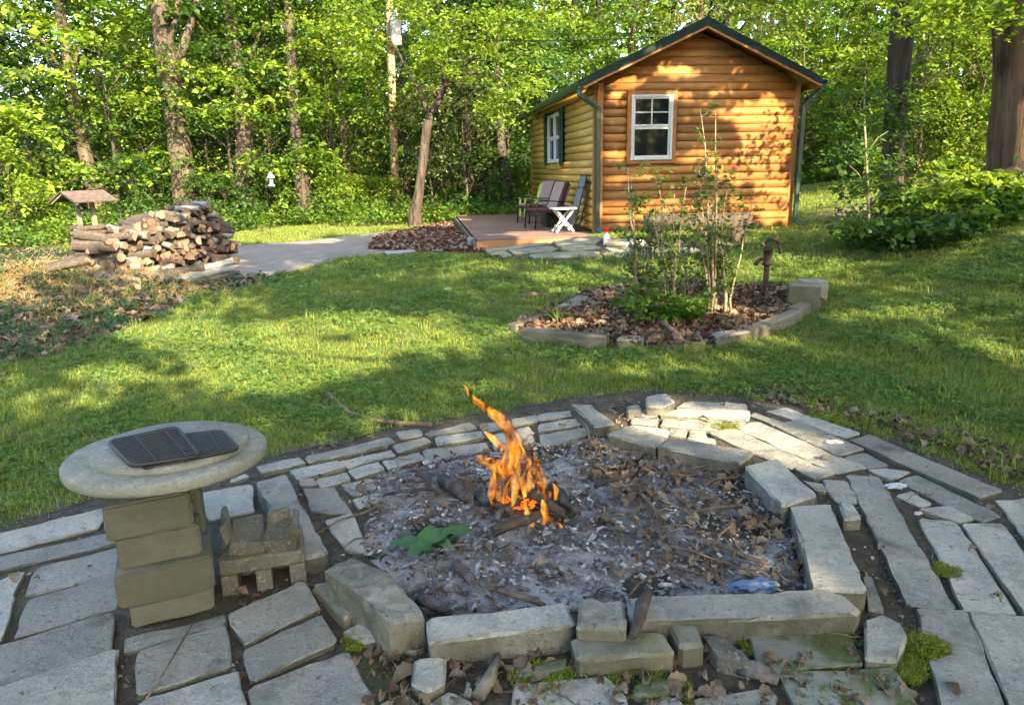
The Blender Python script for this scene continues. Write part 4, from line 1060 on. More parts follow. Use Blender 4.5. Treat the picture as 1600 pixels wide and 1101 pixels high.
# stick on the lawn
sp = [at(512, 628), at(545, 648), at(580, 660), at(630, 666), at(676, 668)]
tag(MB().tube([p - sp[0] + Vector((0, 0, .02 + (.05 if i == 0 else 0))) for i, p in enumerate(sp)], [.010, .014, .014, .015, .016], 8, lump=.15).build('fallen_branch', m_twig, None, sp[0]), 'long bare fallen branch lying where the lawn meets the patio', 'branch')
a, b = at(228, 1092, .035), at(300, 975, .035)
tag(MB().tube([(0, 0, 0), (b - a) * .4 + Vector((.01, 0, .01)), b - a], [.004, .0035, .002], 6).build('fallen_twig', m_twig, None, a), 'thin long twig lying across the pavers in front of the table', 'twig')

# litter in the joints of the patio
jp = pts_in(patio_w, 5200); jp = jp[~inpoly(jp[:, 0], jp[:, 1], pit_w)]
crumb = [chip_mesh('crumb', (a, b, c), q, rng) for a, b, c, q in ((.018, .012, .006, m_chip), (.012, .010, .006, m_timber), (.022, .008, .005, m_twig), (.010, .008, .006, m_stone))]
scatter('joint_litter', crumb, lift(jp, .010), scale=(.5, 1.5), tilt=.4, label='crumbs of bark and stone in the joints of the patio', parent=patio)
jl = pts_in(patio_w, 900); jl = jl[~inpoly(jl[:, 0], jl[:, 1], pit_w)]
fr_ = pts_in([at(a, b) for a, b in ((520, 990), (660, 990), (900, 1030), (1180, 1050), (1350, 980), (1420, 1101), (1200, 1150), (600, 1150))], 260)
rim = pts_in([at(a, b) for a, b in ((1150, 618), (1350, 665), (1640, 775), (1700, 740), (1400, 650), (1200, 605))], 330)
scatter('patio_leaves', lv, np.concatenate([lift(jl[:90], .036), lift(fr_, .02), lift(rim, .02)]), scale=(.25, .75), tilt=.3, label='dry leaves blown on the patio', parent=patio)
scatter('patio_twigs', tw, np.concatenate([lift(jl[90:240], .034), lift(fr_[:90], .022), lift(rim[:120], .02)]), scale=(.25, .8), tilt=.12, label='bits of twig on the patio', parent=patio)
# moss on the joints
mt = blade_mesh('moss_tuft', 60, .022, .010, .003, m_moss, rng, .6)
ms = []
for px, py, r, n in ((1442, 1012, .055, 260), (1475, 890, .035, 60), (1240, 1000, .10, 200), (1240, 1030, .06, 90), (1310, 1080, .06, 130), (845, 1055, .06, 150), (860, 1065, .05, 80), (1290, 652, .12, 120), (1135, 665, .06, 70), (560, 1000, .03, 30), (1000, 1060, .10, 50), (1410, 1040, .05, 70)):
    c = at(px, py, .03); q = rng.normal(0, r * .5, (n, 2)); ms.append(np.stack([c.x + q[:, 0] * 1.3, c.y + q[:, 1], np.full(n, .032) + np.maximum(0, .03 * (1 - (q ** 2).sum(1) / r ** 2)) * (px > 1440 and py > 1000)], 1))
scatter('moss', [mt], np.concatenate(ms), scale=(.5, 1.3), tilt=.2, label='green moss on the slabs and in the joints', parent=patio)

# ------------------------------------------------------------------ driveway, mulch, flagstones
drive = sheet('driveway', drive_w, m_drive, .028, step=.15, label='worn pale concrete driveway slab', edge=.03)
mulch = sheet('mulch_bed', mulch_w, mat('red_mulch_soil', (.085, .030, .024), bump=((30, .03),)), .03, step=.2, label='bed of red wood mulch')
scatter('red_mulch', [chip_mesh('chip', (a, b, .012), m_chipred, rng) for a, b in ((.07, .025), (.05, .02), (.09, .03))] + [lv[3]], lift(pts_in(mulch_w, 3800), .05), scale=(.6, 1.4), tilt=.35, label='red mulch chips beside the deck', parent=mulch)
flag = sheet('stone_path', stone_w, m_soil, .016, step=.2, label='flagstone path before the deck')
fl_px = """757,389 842,379 860,386 795,394 765,396|863,381 905,377 940,379 930,386 868,387|795,396 858,389 872,393 862,398 802,402|876,389 928,388 940,393 895,397 876,395|945,381 985,377 1000,382 990,388 948,389|944,392 1000,390 1010,396 960,399|826,404 860,400 915,397 938,399 930,405 880,408 835,409|745,390 757,388 780,402 768,404|772,398 790,397 800,404 785,407|1004,384 1060,380 1075,386 1012,391|1080,381 1130,381 1146,388 1092,391|1014,393 1085,392 1100,398 1020,401|942,400 1010,399 1015,405 945,406"""
for q in fl_px.split('|'):
    pts = [tuple(float(v) for v in a.split(',')) for a in q.split()]
    c = [at(a, b) for a, b in pts]
    slab('flagstone', [p + Vector((0, 0, .055)) for p in c], .08, m_flag, flag, ch=.012, tilt=.01, step=.12)
for q in ('700,352 752,347 755,350 703,355', '650,395 700,389 728,384 733,390 690,396', '600,398 648,394 650,398 605,402'):
    pts = [tuple(float(v) for v in a.split(',')) for a in q.split()]
    slab('edging_stone', [at(a, b) + Vector((0, 0, .05)) for a, b in pts], .1, m_stone, mulch, step=.2)
def blockbox(px, py, d, rz, material, label, name='step_block', cat='stone block'):
    p = at(px, py)
    o = MB().box((0, 0, d[2] / 2 - .02), d).build(name, material, None, p, bevel=.012, seg=2); o.rotation_euler = (0, 0, rz); return tag(o, label, cat)
blockbox(743, 388, (.26, .22, .20), .15, m_conc, 'pale squared block at the near left corner of the deck')
blockbox(718, 392, (.26, .2, .09), .2, m_conc, 'low pale block set left of the corner block by the deck')
blockbox(728, 352, (.16, .3, .2), .2, m_conc, 'grey block at the far left corner of the deck')

# ------------------------------------------------------------------ the shrub bed
bed = sheet('garden_bed', bed_w, mat('bed_soil', (.085, .048, .036), [((.14, .09, .07), 12, .45, .65)], bump=((20, .04),)), .03, step=.15, label='island bed of brown mulch in the lawn', bump=.03)
bp = pts_in(bed_w, 5200)
scatter('bed_mulch', [chip_mesh('chip', (a, b, .010), m_chip, rng) for a, b in ((.06, .02), (.045, .02), (.08, .022))] + [lv[0], lv[3]], lift(bp, .055), scale=(.5, 1.4), tilt=.4, label='brown bark mulch of the shrub bed', parent=bed)
scatter('bed_leaves', lv[3:], lift(bp[:120], .07), scale=(.4, .8), tilt=.4, label='pale dry leaves on the bed', parent=bed)
def timber(a, b, w_, h, label, material=m_timber, z=.0):
    A, B = at(*a), at(*b); d = B - A
    o = thing('landscape_timber', label, 'timber', (A + B) / 2 + Vector((0, 0, z)), 0)
    o.rotation_euler = (0, -math.atan2(d.z, Vector((d.x, d.y)).length), math.atan2(d.y, d.x))
    me = MB().box((0, 0, h / 2 - .03), (d.length, w_, h))
    me.build('beam', material, o, bevel=.012, seg=2); return o
timber((816, 533), (949, 545), .11, .15, 'weathered squared timber along the front left of the shrub bed')
timber((800, 520), (852, 503), .11, .11, 'short rotten timber end at the left tip of the shrub bed')
timber((1170, 532), (1245, 501), .12, .14, 'squared grey timber on the right front of the shrub bed')
timber((1238, 498), (1258, 489), .12, .14, 'short timber piece between the long timber and the tall block')
timber((1165, 449), (1212, 448), .08, .06, 'thin grey edging timber behind the hand pump')
def bstone(q, h, label, material=m_stone):
    pts = [tuple(float(v) for v in a.split(',')) for a in q.split()]; c = [at(a, b) for a, b in pts]
    zz = max(p.z for p in c)
    return tag(slab('edging_stone', [Vector((p.x, p.y, zz + h)) for p in c], h + .05, material, None, ch=.015, step=.08, tilt=.03), label, 'stone')
bstone('963,545 1007,544 1009,536 968,536', .07, 'small pale edging stone beside the timber end of the bed')
bstone('1024,543 1100,548 1108,540 1030,535', .05, 'long low mossy edging stone at the middle front of the bed', m_mossy)
bstone('1118,547 1172,533 1166,525 1110,536', .08, 'pale wedge-shaped edging stone before the right timber')
bstone('871,494 902,490 922,476 903,472', .09, 'rough grey rock at the back left of the shrub bed', m_rock)
p = at(1254, 483); o = MB().box((0, 0, .115), (.30, .26, .29)).build('stone_block', m_block, None, p, bevel=.015, seg=2); o.rotation_euler = (0, 0, -.35); tag(o, 'tall squared stone block at the right corner of the shrub bed', 'stone block')
p = at(1270, 470); o = MB().box((0, .04, .09), (.26, .2, .26)).build('stone_block', m_conc, None, p, bevel=.015, seg=2); o.rotation_euler = (0, 0, .1); tag(o, 'pale stone block standing behind the tall corner block of the bed', 'stone block')
a, b = at(1034, 520), at(1074, 548)
tag(MB().tube([Vector((0, 0, .10)), (b - a) * .5 + Vector((0, 0, .09)), b - a + Vector((0, 0, .03))], [.02, .022, .02], 8, lump=.1).build('stick', m_twig, None, a), 'thick stick leaning over the low front stones of the bed', 'stick')
a, b = at(815, 466), at(852, 464)
tag(MB().tube([Vector((0, 0, .03)), (b - a) * .5 + Vector((0, 0, .045)), b - a + Vector((0, 0, .03))], [.02, .025, .015], 8, lump=.15).build('stick', m_twig, None, a), 'short brown stick lying on the lawn left of the bed', 'stick')

def hand_pump():
    p = at(1195, 462)
    t = thing('hand_pump', 'small rusty hand pump with curved handle on an iron pipe', 'hand pump', p, R(0)); t.scale = (.87, .87, .87)
    MB().lathe([(.055, 0), (.055, .02), (.034, .03), (.034, .40), (0, .40)], n=16).build('pipe', m_rust, t)
    MB().lathe([(.034, .38), (.06, .39), (.06, .42), (.045, .43), (.05, .56), (.062, .57), (.062, .60), (.02, .62), (0, .62)], n=18).build('body', m_rust, t)
    MB().tube([(-.03, 0, .47), (-.09, 0, .465), (-.13, 0, .43), (-.145, 0, .39)], [.028, .024, .026, .03], 10).build('spout', m_rust, t)
    MB().bar((0, 0, .60), (-.06, 0, .66), .022, .03).build('bracket', m_rust, t)
    MB().tube([(-.075, 0, .63), (-.03, 0, .69), (.04, 0, .715), (.11, 0, .685), (.15, 0, .61), (.155, 0, .53)], [.014, .018, .018, .017, .016, .02], 10).build('handle', m_rust, t)
    MB().tube([(.0, 0, .60), (-.03, 0, .69)], .009, 6).build('rod', m_iron, t)
hand_pump()

def stem_shrub(name, label, base, stems, mt, nleaf, lsize, group=None, g=rng, hgt_=1.5, spread=.3, low=.15, stemmat=None, r0=.012):
    """an upright shrub: bare thin stems with leaves along them"""
    t = thing(name, label, 'shrub', base, 0, group); cen = []
    for k in range(stems):
        a = rnd.uniform(0, 6.28); h = hgt_ * rnd.uniform(.5, 1.05); sp_ = spread * rnd.uniform(.3, 1.1); r = r0 * rnd.uniform(.7, 1.3)
        pth = [Vector((.05 * math.cos(a), .05 * math.sin(a), -.03))]
        for i in range(1, 7):
            f = i / 6; pth.append(Vector((math.cos(a) * sp_ * f ** 1.3 + rnd.uniform(-.02, .02), math.sin(a) * sp_ * f ** 1.3 + rnd.uniform(-.02, .02), h * f)))
        MB().tube(pth, [r, r * .9, r * .8, r * .65, r * .5, r * .35, .002], 6).build('stem', stemmat or m_stem, t)
        tw_ = MB()
        for j in range(9):
            i = rnd.randint(1, 5); p = pth[i].lerp(pth[i + 1], rnd.random()); q = p + Vector((rnd.uniform(-.16, .16), rnd.uniform(-.16, .16), rnd.uniform(.02, .16)))
            tw_.tube([p, q], [.003, .0015], 4, cap=False)
            for _ in range(int(nleaf / stems / 11)): cen.append(p.lerp(q, rnd.uniform(.3, 1.15)) + Vector((rnd.uniform(-.04, .04), rnd.uniform(-.04, .04), rnd.uniform(-.03, .03))))
        tw_.build('twig', stemmat or m_stem, t)
        for _ in range(int(nleaf / stems / 6)):
            i = rnd.randint(0, 5); p = pth[i].lerp(pth[i + 1], rnd.random()); cen.append(p + Vector((rnd.uniform(-.05, .05), rnd.uniform(-.05, .05), 0)))
    cen = [c for c in cen if c.z > low * rnd.uniform(.3, 1.6)]
    cen = np.array([tuple(c) for c in cen]); leaves('foliage', cen, g.uniform(.5, 1.2, len(cen)) * lsize, mt, g, t, droop=.1, aspect=.62)
    return t
stem_shrub('shrub', 'leafy upright shrub nearest the spray bottle side of the bed', at(998, 500), 8, m_lf[0], 800, .064, hgt_=1.4, spread=.22)
stem_shrub('shrub', 'shrub with a bare forked pale stem in the middle of the bed', at(1047, 505), 6, m_lf[0], 650, .062, hgt_=1.35, spread=.18)
stem_shrub('shrub', 'tallest shrub of the bed with many pale stems before the log wall', at(1112, 498), 9, m_lf[0], 850, .066, hgt_=1.85, spread=.34)
stem_shrub('shrub', 'thin leaning shrub stems between the tallest shrub and the hand pump', at(1138, 500), 4, m_lf[1], 300, .06, hgt_=1.5, spread=.30)
stem_shrub('shrub', 'low dense shrub at the back of the bed before the log bench', at(1075, 470), 6, m_lf[1], 380, .06, hgt_=.8, spread=.35)
for k, (px, py, s) in enumerate(((1015, 512, .16), (1048, 512, .2), (1075, 508, .14), (985, 490, .15))):
    c, t_ = sprays(np.array([[x, y, z] for x, y, z in zip(rng.normal(0, s * .8, 9), rng.normal(0, s * .7, 9), rng.uniform(.05, .28, 9))]), 26, np.full(9, .12), .03, rng)
    o = thing('broad_leaf_weed', None, None, at(px, py)); leaves('foliage', c, rng.uniform(.6, 1.2, len(c)) * .075, m_lf[0], parent=o, tint=t_, aspect=.75); st_ = MB(); [st_.tube([(q[0] * .2, q[1] * .2, -.02), tuple(q)], [.004, .002], 4, cap=False) for q in c[::26]]; st_.build('stem', m_lf[0], o); tag(o, ['dark green weed clump under the first shrub', 'bright weed clump under the middle stems', 'round-leaved weed at the foot of the tallest shrub', 'weed clump behind the first shrub'][k], 'weed')
def straps(name, label, base, n, L, material, g=rng, up=.9, wd=.02):
    V = []; Fc = []; T = []
    for i in range(n):
        a = g.uniform(0, 6.283); d = Vector((math.cos(a), math.sin(a), 0)); s = Vector((-d.y, d.x, 0)) * wd / 2; l = L * g.uniform(.6, 1.1); le = g.uniform(.3, 1.1)
        k = len(V)
        for j in range(6):
            f = j / 5; p = d * (l * le * f ** 1.4) + Vector((0, 0, l * up * (f - .55 * le * f * f)))
            wv = 1 - f ** 2; V += [tuple(p - s * wv), tuple(p + s * wv)]; T += [i / n] * 2
        Fc += [(k + 2 * j, k + 2 * j + 1, k + 2 * j + 3, k + 2 * j + 2) for j in range(5)]
    me = bpy.data.meshes.new(name); me.from_pydata(V, [], Fc); me.materials.append(material)
    q = me.attributes.new('tint', 'FLOAT', 'POINT'); q.data.foreach_set('value', np.array(T, np.float32))
    return tag(link(name, me, None, base), label, 'plant')
straps('strap_leaf_plant', 'arching strap-leaved plant at the left end of the shrub bed', at(872, 512), 16, .42, m_lf[2])
straps('strap_leaf_plant', 'clump of upright iris-like leaves beyond the far edge of the deck', atY(770, 322, 18.4) * 1, 26, .75, m_lf[1], wd=.04).location.z = hz(-.45, 18.4)

# ------------------------------------------------------------------ woodpile
def log_mesh(kind, g):
    n = 9; L = .40; mb = MB()
    if kind in ('round', 'birch'):
        r = g.uniform(.8, 1.2, n) * .0 + 1 + g.uniform(-.09, .09, n)
        prof = [(math.cos(2 * math.pi * k / n) * r[k], math.sin(2 * math.pi * k / n) * r[k]) for k in range(n)]; bark = [True] * n
    elif kind == 'half':
        prof = [(math.cos(a), math.sin(a)) for a in np.linspace(-.1, math.pi + .1, 7)]; bark = [True] * 6 + [False]
    else:
        prof = [(-.1, -.15)] + [(1.5 * math.cos(a) - .1, 1.5 * math.sin(a) - .15) for a in np.linspace(-.1, 1.35, 5)]; bark = [False] + [True] * 4 + [False]
    n = len(prof); vs = []
    for j, yy in enumerate((-.5, -.17, .17, .5)):
        ox, oz = g.normal(0, .04, 2)
        for x, z in prof: vs.append((x + ox, yy, z + oz))
    fs = [(j * n + k, j * n + (k + 1) % n, (j + 1) * n + (k + 1) % n, (j + 1) * n + k) for j in range(3) for k in range(n)]
    for f, k in zip(fs, list(range(n)) * 3): pass
    mb.v = vs; mb.f = [list(f) for f in fs]; mb.m = [0 if bark[k % len(bark)] else 2 for j in range(3) for k in range(n)]; mb.sm = [bark[k % len(bark)] for j in range(3) for k in range(n)]
    mb.f += [list(range(n))[::-1], [3 * n + k for k in range(n)]]; mb.m += [1, 1]; mb.sm += [False, False]
    me = mb.mesh('firewood_log', [m_barkB if kind == 'birch' else m_barkA, m_cut, m_split]); return me
LOGS = [('round', log_mesh('round', rng)) for _ in range(3)] + [('half', log_mesh('half', rng)) for _ in range(2)] + [('wedge', log_mesh('wedge', rng)) for _ in range(4)] + [('birch', log_mesh('birch', rng)) for _ in range(2)]
LAB = {'round': 'round firewood log with brown bark and a pale cut end in the pile', 'half': 'half-round split firewood log in the pile', 'wedge': 'wedge-shaped split of orange-brown firewood in the pile', 'birch': 'pale grey-barked round firewood log in the pile'}
def put_log(kind, p, r, L, rz, ry=0, rx=0, label=None):
    c = [q for q in LOGS if q[0] == kind]; me = rnd.choice(c)[1]
    o = link('firewood_log', me, None, p); o.rotation_mode = 'YXZ'; o.rotation_euler = (rx, ry, rz); o.scale = (r, L, r)
    return tag(o, label or LAB[kind], 'log', 'firewood logs in the woodpile')
WA, WB = at(128, 425), at(352, 418)
wdir = (WB - WA); wlen = wdir.length; wdir.normalize(); wn = Vector((-wdir.y, wdir.x, 0)).normalized(); wrz = math.atan2(wdir.y, wdir.x)
nlog = 0
for layer in range(14):
    z = .05 + layer * .076
    for row in ((0,) if layer < 6 else (0, 1)):
        x = .0 + rnd.uniform(0, .08)
        while x < wlen + .12:
            r = rnd.uniform(.030, .060); x += r * 1.55
            f = x / wlen
            top = .36 + .28 * ss(.12, .45, f) + .27 * ss(.40, .85, f) - .85 * ss(.97, 1.16, f) + .05 * math.sin(f * 14) - .15 * row * (row == 2) - .75 * ss(.15, -.08, f)
            if z > top + rnd.uniform(-.05, .05): x += r * .6; continue
            if nlog > 288: break
            setback = z * .20 * (row == 0) * .9
            p = WA + wdir * x + wn * (.12 + setback + row * .36 + rnd.uniform(-.07, .07)) + Vector((0, 0, z + rnd.uniform(-.012, .012)))
            p.z = hz(p.x, p.y) + z + rnd.uniform(-.025, .025)
            q = rnd.random(); kind = 'round' if q < .30 else 'half' if q < .52 else 'wedge' if q < .86 else 'birch'
            side = rnd.random() < .45
            put_log(kind, p, r * (1 if kind in ('round', 'birch') else 1.2), rnd.uniform(.36, .46), wrz + rnd.uniform(-.6, .6) + (rnd.choice((-1, 1)) * rnd.uniform(.7, 1.4) if side else 0), rnd.uniform(-3.1, 3.1), rnd.uniform(-.14, .2), '%s, %s course, %s, %s of the woodpile' % ({'round': 'round brown-barked log', 'half': 'half-round split log', 'wedge': 'wedge-split log', 'birch': 'pale grey-barked round log'}[kind], ('lowest', 'second', 'third', 'fourth', 'fifth', 'sixth', 'seventh', 'eighth', 'ninth', 'tenth', 'eleventh', 'twelfth', 'thirteenth', 'top')[layer], ('front row', 'rear row')[row], 'low end' if f < .3 else 'middle' if f < .65 else 'high end'))
            nlog += 1; x += r * .45
for (px, py, kind, r, L, rz, rx, lab) in ((178, 408, 'wedge', .075, .5, .4, .9, 'upright split plank leaning on the front of the woodpile'), (122, 418, 'half', .05, .5, -1.1, .35, 'split log slid down at the low end of the woodpile'), (108, 425, 'wedge', .06, .45, -.9, .15, 'loose split log lying on the soil at the low end of the woodpile'), (332, 428, 'birch', .05, .6, -1.0, .2, 'slim grey-barked log lying before the high end of the woodpile'), (322, 438, 'birch', .045, .75, -.85, .12, 'longest slim grey branch log on the ground before the woodpile'), (340, 441, 'wedge', .03, .6, -.8, .1, 'thin pale split stick on the ground before the woodpile'), (290, 430, 'round', .055, .5, -1.2, .1, 'brown log on the ground before the woodpile'), (258, 424, 'half', .06, .5, 1.3, .0, 'half log lying crosswise before the middle of the woodpile')):
    p = at(px, py); put_log(kind, p + Vector((0, 0, r * .8 + L * .5 * abs(math.sin(rx)))), r, L, rz, 0, rx, lab)

# ------------------------------------------------------------------ wishing well
def wishing_well():
    p = atY(142, 380, 13.2); p.z = hz(p.x, p.y)
    t = thing('wishing_well', 'small wooden wishing well with a shingled gable roof behind the woodpile', 'wishing well', p, R(-14))
    for k in range(5):
        zz = .05 + k * .095
        for j in range(8):
            a0, a1 = 2 * math.pi * j / 8, 2 * math.pi * (j + 1) / 8; r = .37
            MB().tube([(r * math.cos(a0), r * math.sin(a0), zz), (r * math.cos(a1), r * math.sin(a1), zz)], .046, 8).build('timber', m_bark, t)
    for x in (-.17, .17): MB().box((x, 0, .66), (.085, .085, .50)).build('post', m_pole if x > 0 else m_timber, t, bevel=.006)
    MB().bar((-.2, 0, .75), (.2, 0, .75), .05, .05).build('crank_rod', m_timber, t)
    for s in (-1, 1):
        for k in range(3):
            f0 = k / 3; MB().box((0, s * (.09 + .155 * k), 1.075 - .062 * k), (1.0, .18, .022), (-s * .40, 0, 0)).build('shingle', m_shingle, t)
    for x in (-.44, .44):
        for s in (-1, 1): MB().bar((x, 0, 1.07), (x, s * .46, .885), .03, .06, up=(1, 0, 0)).build('gable_board', m_timber, t)
    t.rotation_euler = (0, 0, R(62)); t.scale = (.80, .80, .95)
wishing_well()

# ------------------------------------------------------------------ pole, wires, feeder, car
def utility_pole():
    b = atY(616, 300, 21); b.z = hz(b.x, b.y); tp = atY(604, -140, 21)
    t = thing('utility_pole', 'tall pale wooden utility pole carrying a transformer among the trees', 'utility pole', b)
    MB().tube([(0, 0, -.3), (tp - b) * .5, tp - b], [.125, .11, .09], 12).build('pole', m_pole, t)
    c = atY(619, 72, 20.75) - b
    can = MB().lathe([(0, 0), (.15, 0), (.16, .03), (.16, .62), (.17, .64), (.12, .70), (0, .70)], n=20).build('transformer', mat('grey_enamel', (.21, .22, .225), [((.13, .13, .125), 6, .5, .7)], rough=.5), t); can.location = c
    for a in (-.07, .07): MB().lathe([(.03, 0), (.045, .03), (.03, .06), (.045, .09), (.02, .14), (0, .14)], (a, 0, .68), 10).build('bushing', m_sling, can)
    return b + c
tc_ = utility_pole()
def wire(label, pts):
    out = []
    for a, b, sag in pts:
        for i in range(13):
            f = i / 12; q = a.lerp(b, f); q.z -= sag * 4 * f * (1 - f); out.append(q)
    o = MB().tube([q - out[0] for q in out], .011, 5).build('power_line', m_black, None, out[0]); tag(o, label, 'wire')
wire('thin wire strung from the transformer to the cabin roof', [(tc_ + Vector((0, 0, .3)), cab(CW / 2, 1.2, CA + .12), .12)])
wire('thin wire running from the transformer to the forked tree and on into the woods', [(atY(220, 140, 20), tc_ + Vector((0, 0, .1)), .55)])
m_feed = mat('feeder_enamel', (.30, .30, .285), rough=.5)
def feeder():
    p = at(424, 372); t = thing('bird_feeder', 'small white-roofed bird feeder hanging from a thin black shepherd hook', 'bird feeder', p)
    h = 1.62; t.scale = (.56, .56, .88)
    MB().tube([(0, 0, -.1), (0, 0, h), (.03, 0, h + .08), (.12, 0, h + .1), (.2, 0, h + .04), (.21, 0, h - .04)], .009, 6).build('hook', m_black, t)
    MB().lathe([(0, .16), (.02, .15), (.14, .04), (.14, .02), (0, .03)], (.21, 0, h - .26), 16).build('roof', m_feed, t)
    MB().lathe([(.075, -.14), (.075, .035)], (.21, 0, h - .26), 14).build('seed_tube', m_sling, t)
    MB().lathe([(0, -.16), (.12, -.16), (.125, -.13), (.07, -.14)], (.21, 0, h - .26), 14).build('tray', m_feed, t)
feeder()
def car():
    p = atY(1318, 300, 25.5); p.z = hz(p.x, p.y)
    t = thing('parked_car', 'pale car mostly hidden behind the leaves right of the cabin', 'car', p, R(12))
    body = [(-2.1, .32), (-2.12, .62), (-2.0, .82), (-1.05, .92), (-.5, 1.36), (.9, 1.40), (1.75, .98), (2.08, .92), (2.12, .4), (2.0, .3)]
    MB().prism(body, 'y', -.82, .82).build('body', m_carpaint, t, bevel=.06, seg=3)
    for s in (-1, 1):
        MB().prism([(-.88, .95), (-.42, 1.30), (.15, 1.32), (.15, .96)], 'y', s * .824, s * .832).build('window', m_glass, t)
        MB().prism([(.22, .96), (.22, 1.32), (.85, 1.33), (1.4, .99)], 'y', s * .824, s * .832).build('window', m_glass, t)
        for x in (-1.35, 1.35):
            wh = thing('wheel', None, None, (x, s * .78, .32)); wh.parent = t
            MB().lathe([(.2, -.09), (.30, -.09), (.325, -.05), (.325, .05), (.30, .09), (.2, .09), (.2, -.09)], n=24).build('tyre', m_black, wh).rotation_euler = (R(90), 0, 0)
            MB().lathe([(0, -.07), (.2, -.07), (.2, .07), (0, .07)], n=16).build('rim', m_sling, wh).rotation_euler = (R(90), 0, 0)
        MB().box((-2.06, s * .6, .68), (.12, .3, .14)).build('headlight', m_plast, t, bevel=.02)
    MB().prism([(-1.0, .95), (-.52, 1.33), (-.50, 1.31), (-.98, .93)], 'y', -.7, .7).build('windscreen', m_glass, t)
car()

# ------------------------------------------------------------------ trees
def proj(P):
    d = P - np.array([0, 0, EYE]); cx = d @ np.array(_r); cy = d @ np.array(_u); cz = d @ np.array(_f)
    return CX + F * cx / cz, CY - F * cy / cz
LIT = [(285, 517, 78, 17), (420, 510, 40, 9), (560, 500, 90, 12), (450, 552, 135, 26), (650, 525, 85, 15), (420, 588, 80, 12), (168, 573, 58, 11), (1090, 650, 110, 17), (1215, 682, 100, 17), (1290, 715, 55, 9), (1180, 652, 60, 12), (905, 436, 60, 8), (960, 440, 40, 7), (1190, 432, 85, 11), (1060, 428, 60, 8), (445, 386, 65, 5), (55, 437, 85, 17), (200, 426, 60, 12), (880, 392, 90, 7), (1080, 394, 85, 7), (1385, 490, 70, 7), (1000, 560, 50, 4), (760, 590, 60, 5), (1300, 380, 45, 12), (1500, 330, 120, 55), (20, 400, 80, 12), (15, 470, 40, 8), (1540, 420, 60, 6), (1130, 488, 40, 6), (880, 508, 50, 6)]
LITW = [(1196, 212, 50, 62), (1210, 300, 34, 58), (1095, 244, 42, 15), (1062, 112, 36, 12), (1000, 98, 22, 8), (978, 130, 30, 11), (962, 152, 14, 10), (958, 244, 24, 11), (1110, 322, 120, 17), (975, 330, 55, 20), (1150, 268, 46, 24), (1000, 276, 48, 8), (1060, 150, 28, 10), (1180, 170, 40, 14), (960, 284, 24, 9), (1130, 180, 22, 8)]
def lit_mask(P):  # true for leaves that would block a planned sun patch
    S = np.array(SUN); n = np.array(CY_); C0 = np.array(CAB) - n * .04
    tw_ = ((P - C0) @ n) / (S @ n); W_ = P - S * tw_[:, None]; lx = (W_ - C0) @ np.array(CX_); lz = W_[:, 2] - CAB.z
    onw = (lx > -.1) & (lx < CW + .5) & (lz > -.1) & (lz < 3.6)
    tg = (P[:, 2] - .12) / S[2]; G_ = P - S * tg[:, None]
    H_ = np.where(onw[:, None], W_, G_); px, py = proj(H_)
    wob = 1 + .35 * np.sin(px * .09 + py * .21) * np.sin(py * .33 - px * .05)
    lit = np.zeros(len(P), bool)
    for L_, sel in ((LIT, ~onw), (LITW, onw)):
        for a, b, rx, ry in L_: lit |= sel & (((px - a) / rx) ** 2 + ((py - b) / ry) ** 2 < wob * (1.9 if L_ is LIT else 1.))
    far = ~onw & ((G_[:, 1] > 16.5) | (py < 353))
    return lit | far
def pxpath(pts, Y):
    return [atY(a, b, Y + dy) for a, b, dy in [(q + (0,))[:3] for q in pts]]
def own_tree(name, label, path, rad, limbs, bark, crown=None, leafm=None, lsize=.12, per=60, crad=.55, group=None, n=14, flare=True, droop=.3, g=rng, flat=.08):
    """one particular tree: trunk path, limbs ((path, radius) each) and leaf clumps, all in world points"""
    b = path[0].copy(); gz = hz(b.x, b.y)
    t = thing(name, label, 'tree', (b.x, b.y, gz), 0, group); o_ = Vector((b.x, b.y, gz))
    P_ = [p - o_ for p in path]; R_ = list(rad)
    if flare:
        P_ = [Vector((P_[0].x, P_[0].y, -.25)), Vector((P_[0].x, P_[0].y, .06)), Vector((P_[0].x, P_[0].y, .35)).lerp(P_[1], .08)] + P_[1:]; R_ = [R_[0] * 1.7, R_[0] * 1.38, R_[0] * 1.08] + R_[1:]
    # finer rings for an uneven trunk
    PP, RR = [], []
    for i in range(len(P_) - 1):
        k = max(1, int((P_[i + 1] - P_[i]).length / .35))
        for j in range(k): f = j / k; PP.append(P_[i].lerp(P_[i + 1], f)); RR.append((R_[i] * (1 - f) + R_[i + 1] * f) * (1 + rnd.uniform(-.035, .035)))
    PP.append(P_[-1]); RR.append(R_[-1])
    MB().tube(PP, RR, n, lump=.07).build('trunk', bark, t)
    for lp, r in limbs:
        lp = [p - o_ for p in lp]; m_ = len(lp)
        MB().tube(lp, [r * (1 - .75 * i / (m_ - 1)) for i in range(m_)], 9, lump=.08).build('limb', bark, t)
    if crown is not None and len(crown):
        c, tn = sprays(np.array([tuple(Vector(p) - o_) for p in crown]), per, np.full(len(crown), crad) * g.uniform(.6, 1.25, len(crown)), flat, g)
        Wp = c + np.array(o_); pp = proj(Wp)
        k = (pp[1] > -8) & (Wp[:, 1] > 1) | ~lit_mask(Wp) | (Wp[:, 1] > 14)  # crown leaves above the view left out to shape the sun patches
        k &= ~((pp[0] > 598) & (pp[0] < 640) & (pp[1] > 30) & (pp[1] < 112) & (Wp[:, 1] < 20.5))
        c, tn = c[k], tn[k]
        leaves('crown', c, g.uniform(.6, 1.25, len(c)) * lsize, leafm, g, t, tint=tn, droop=droop)
    return t
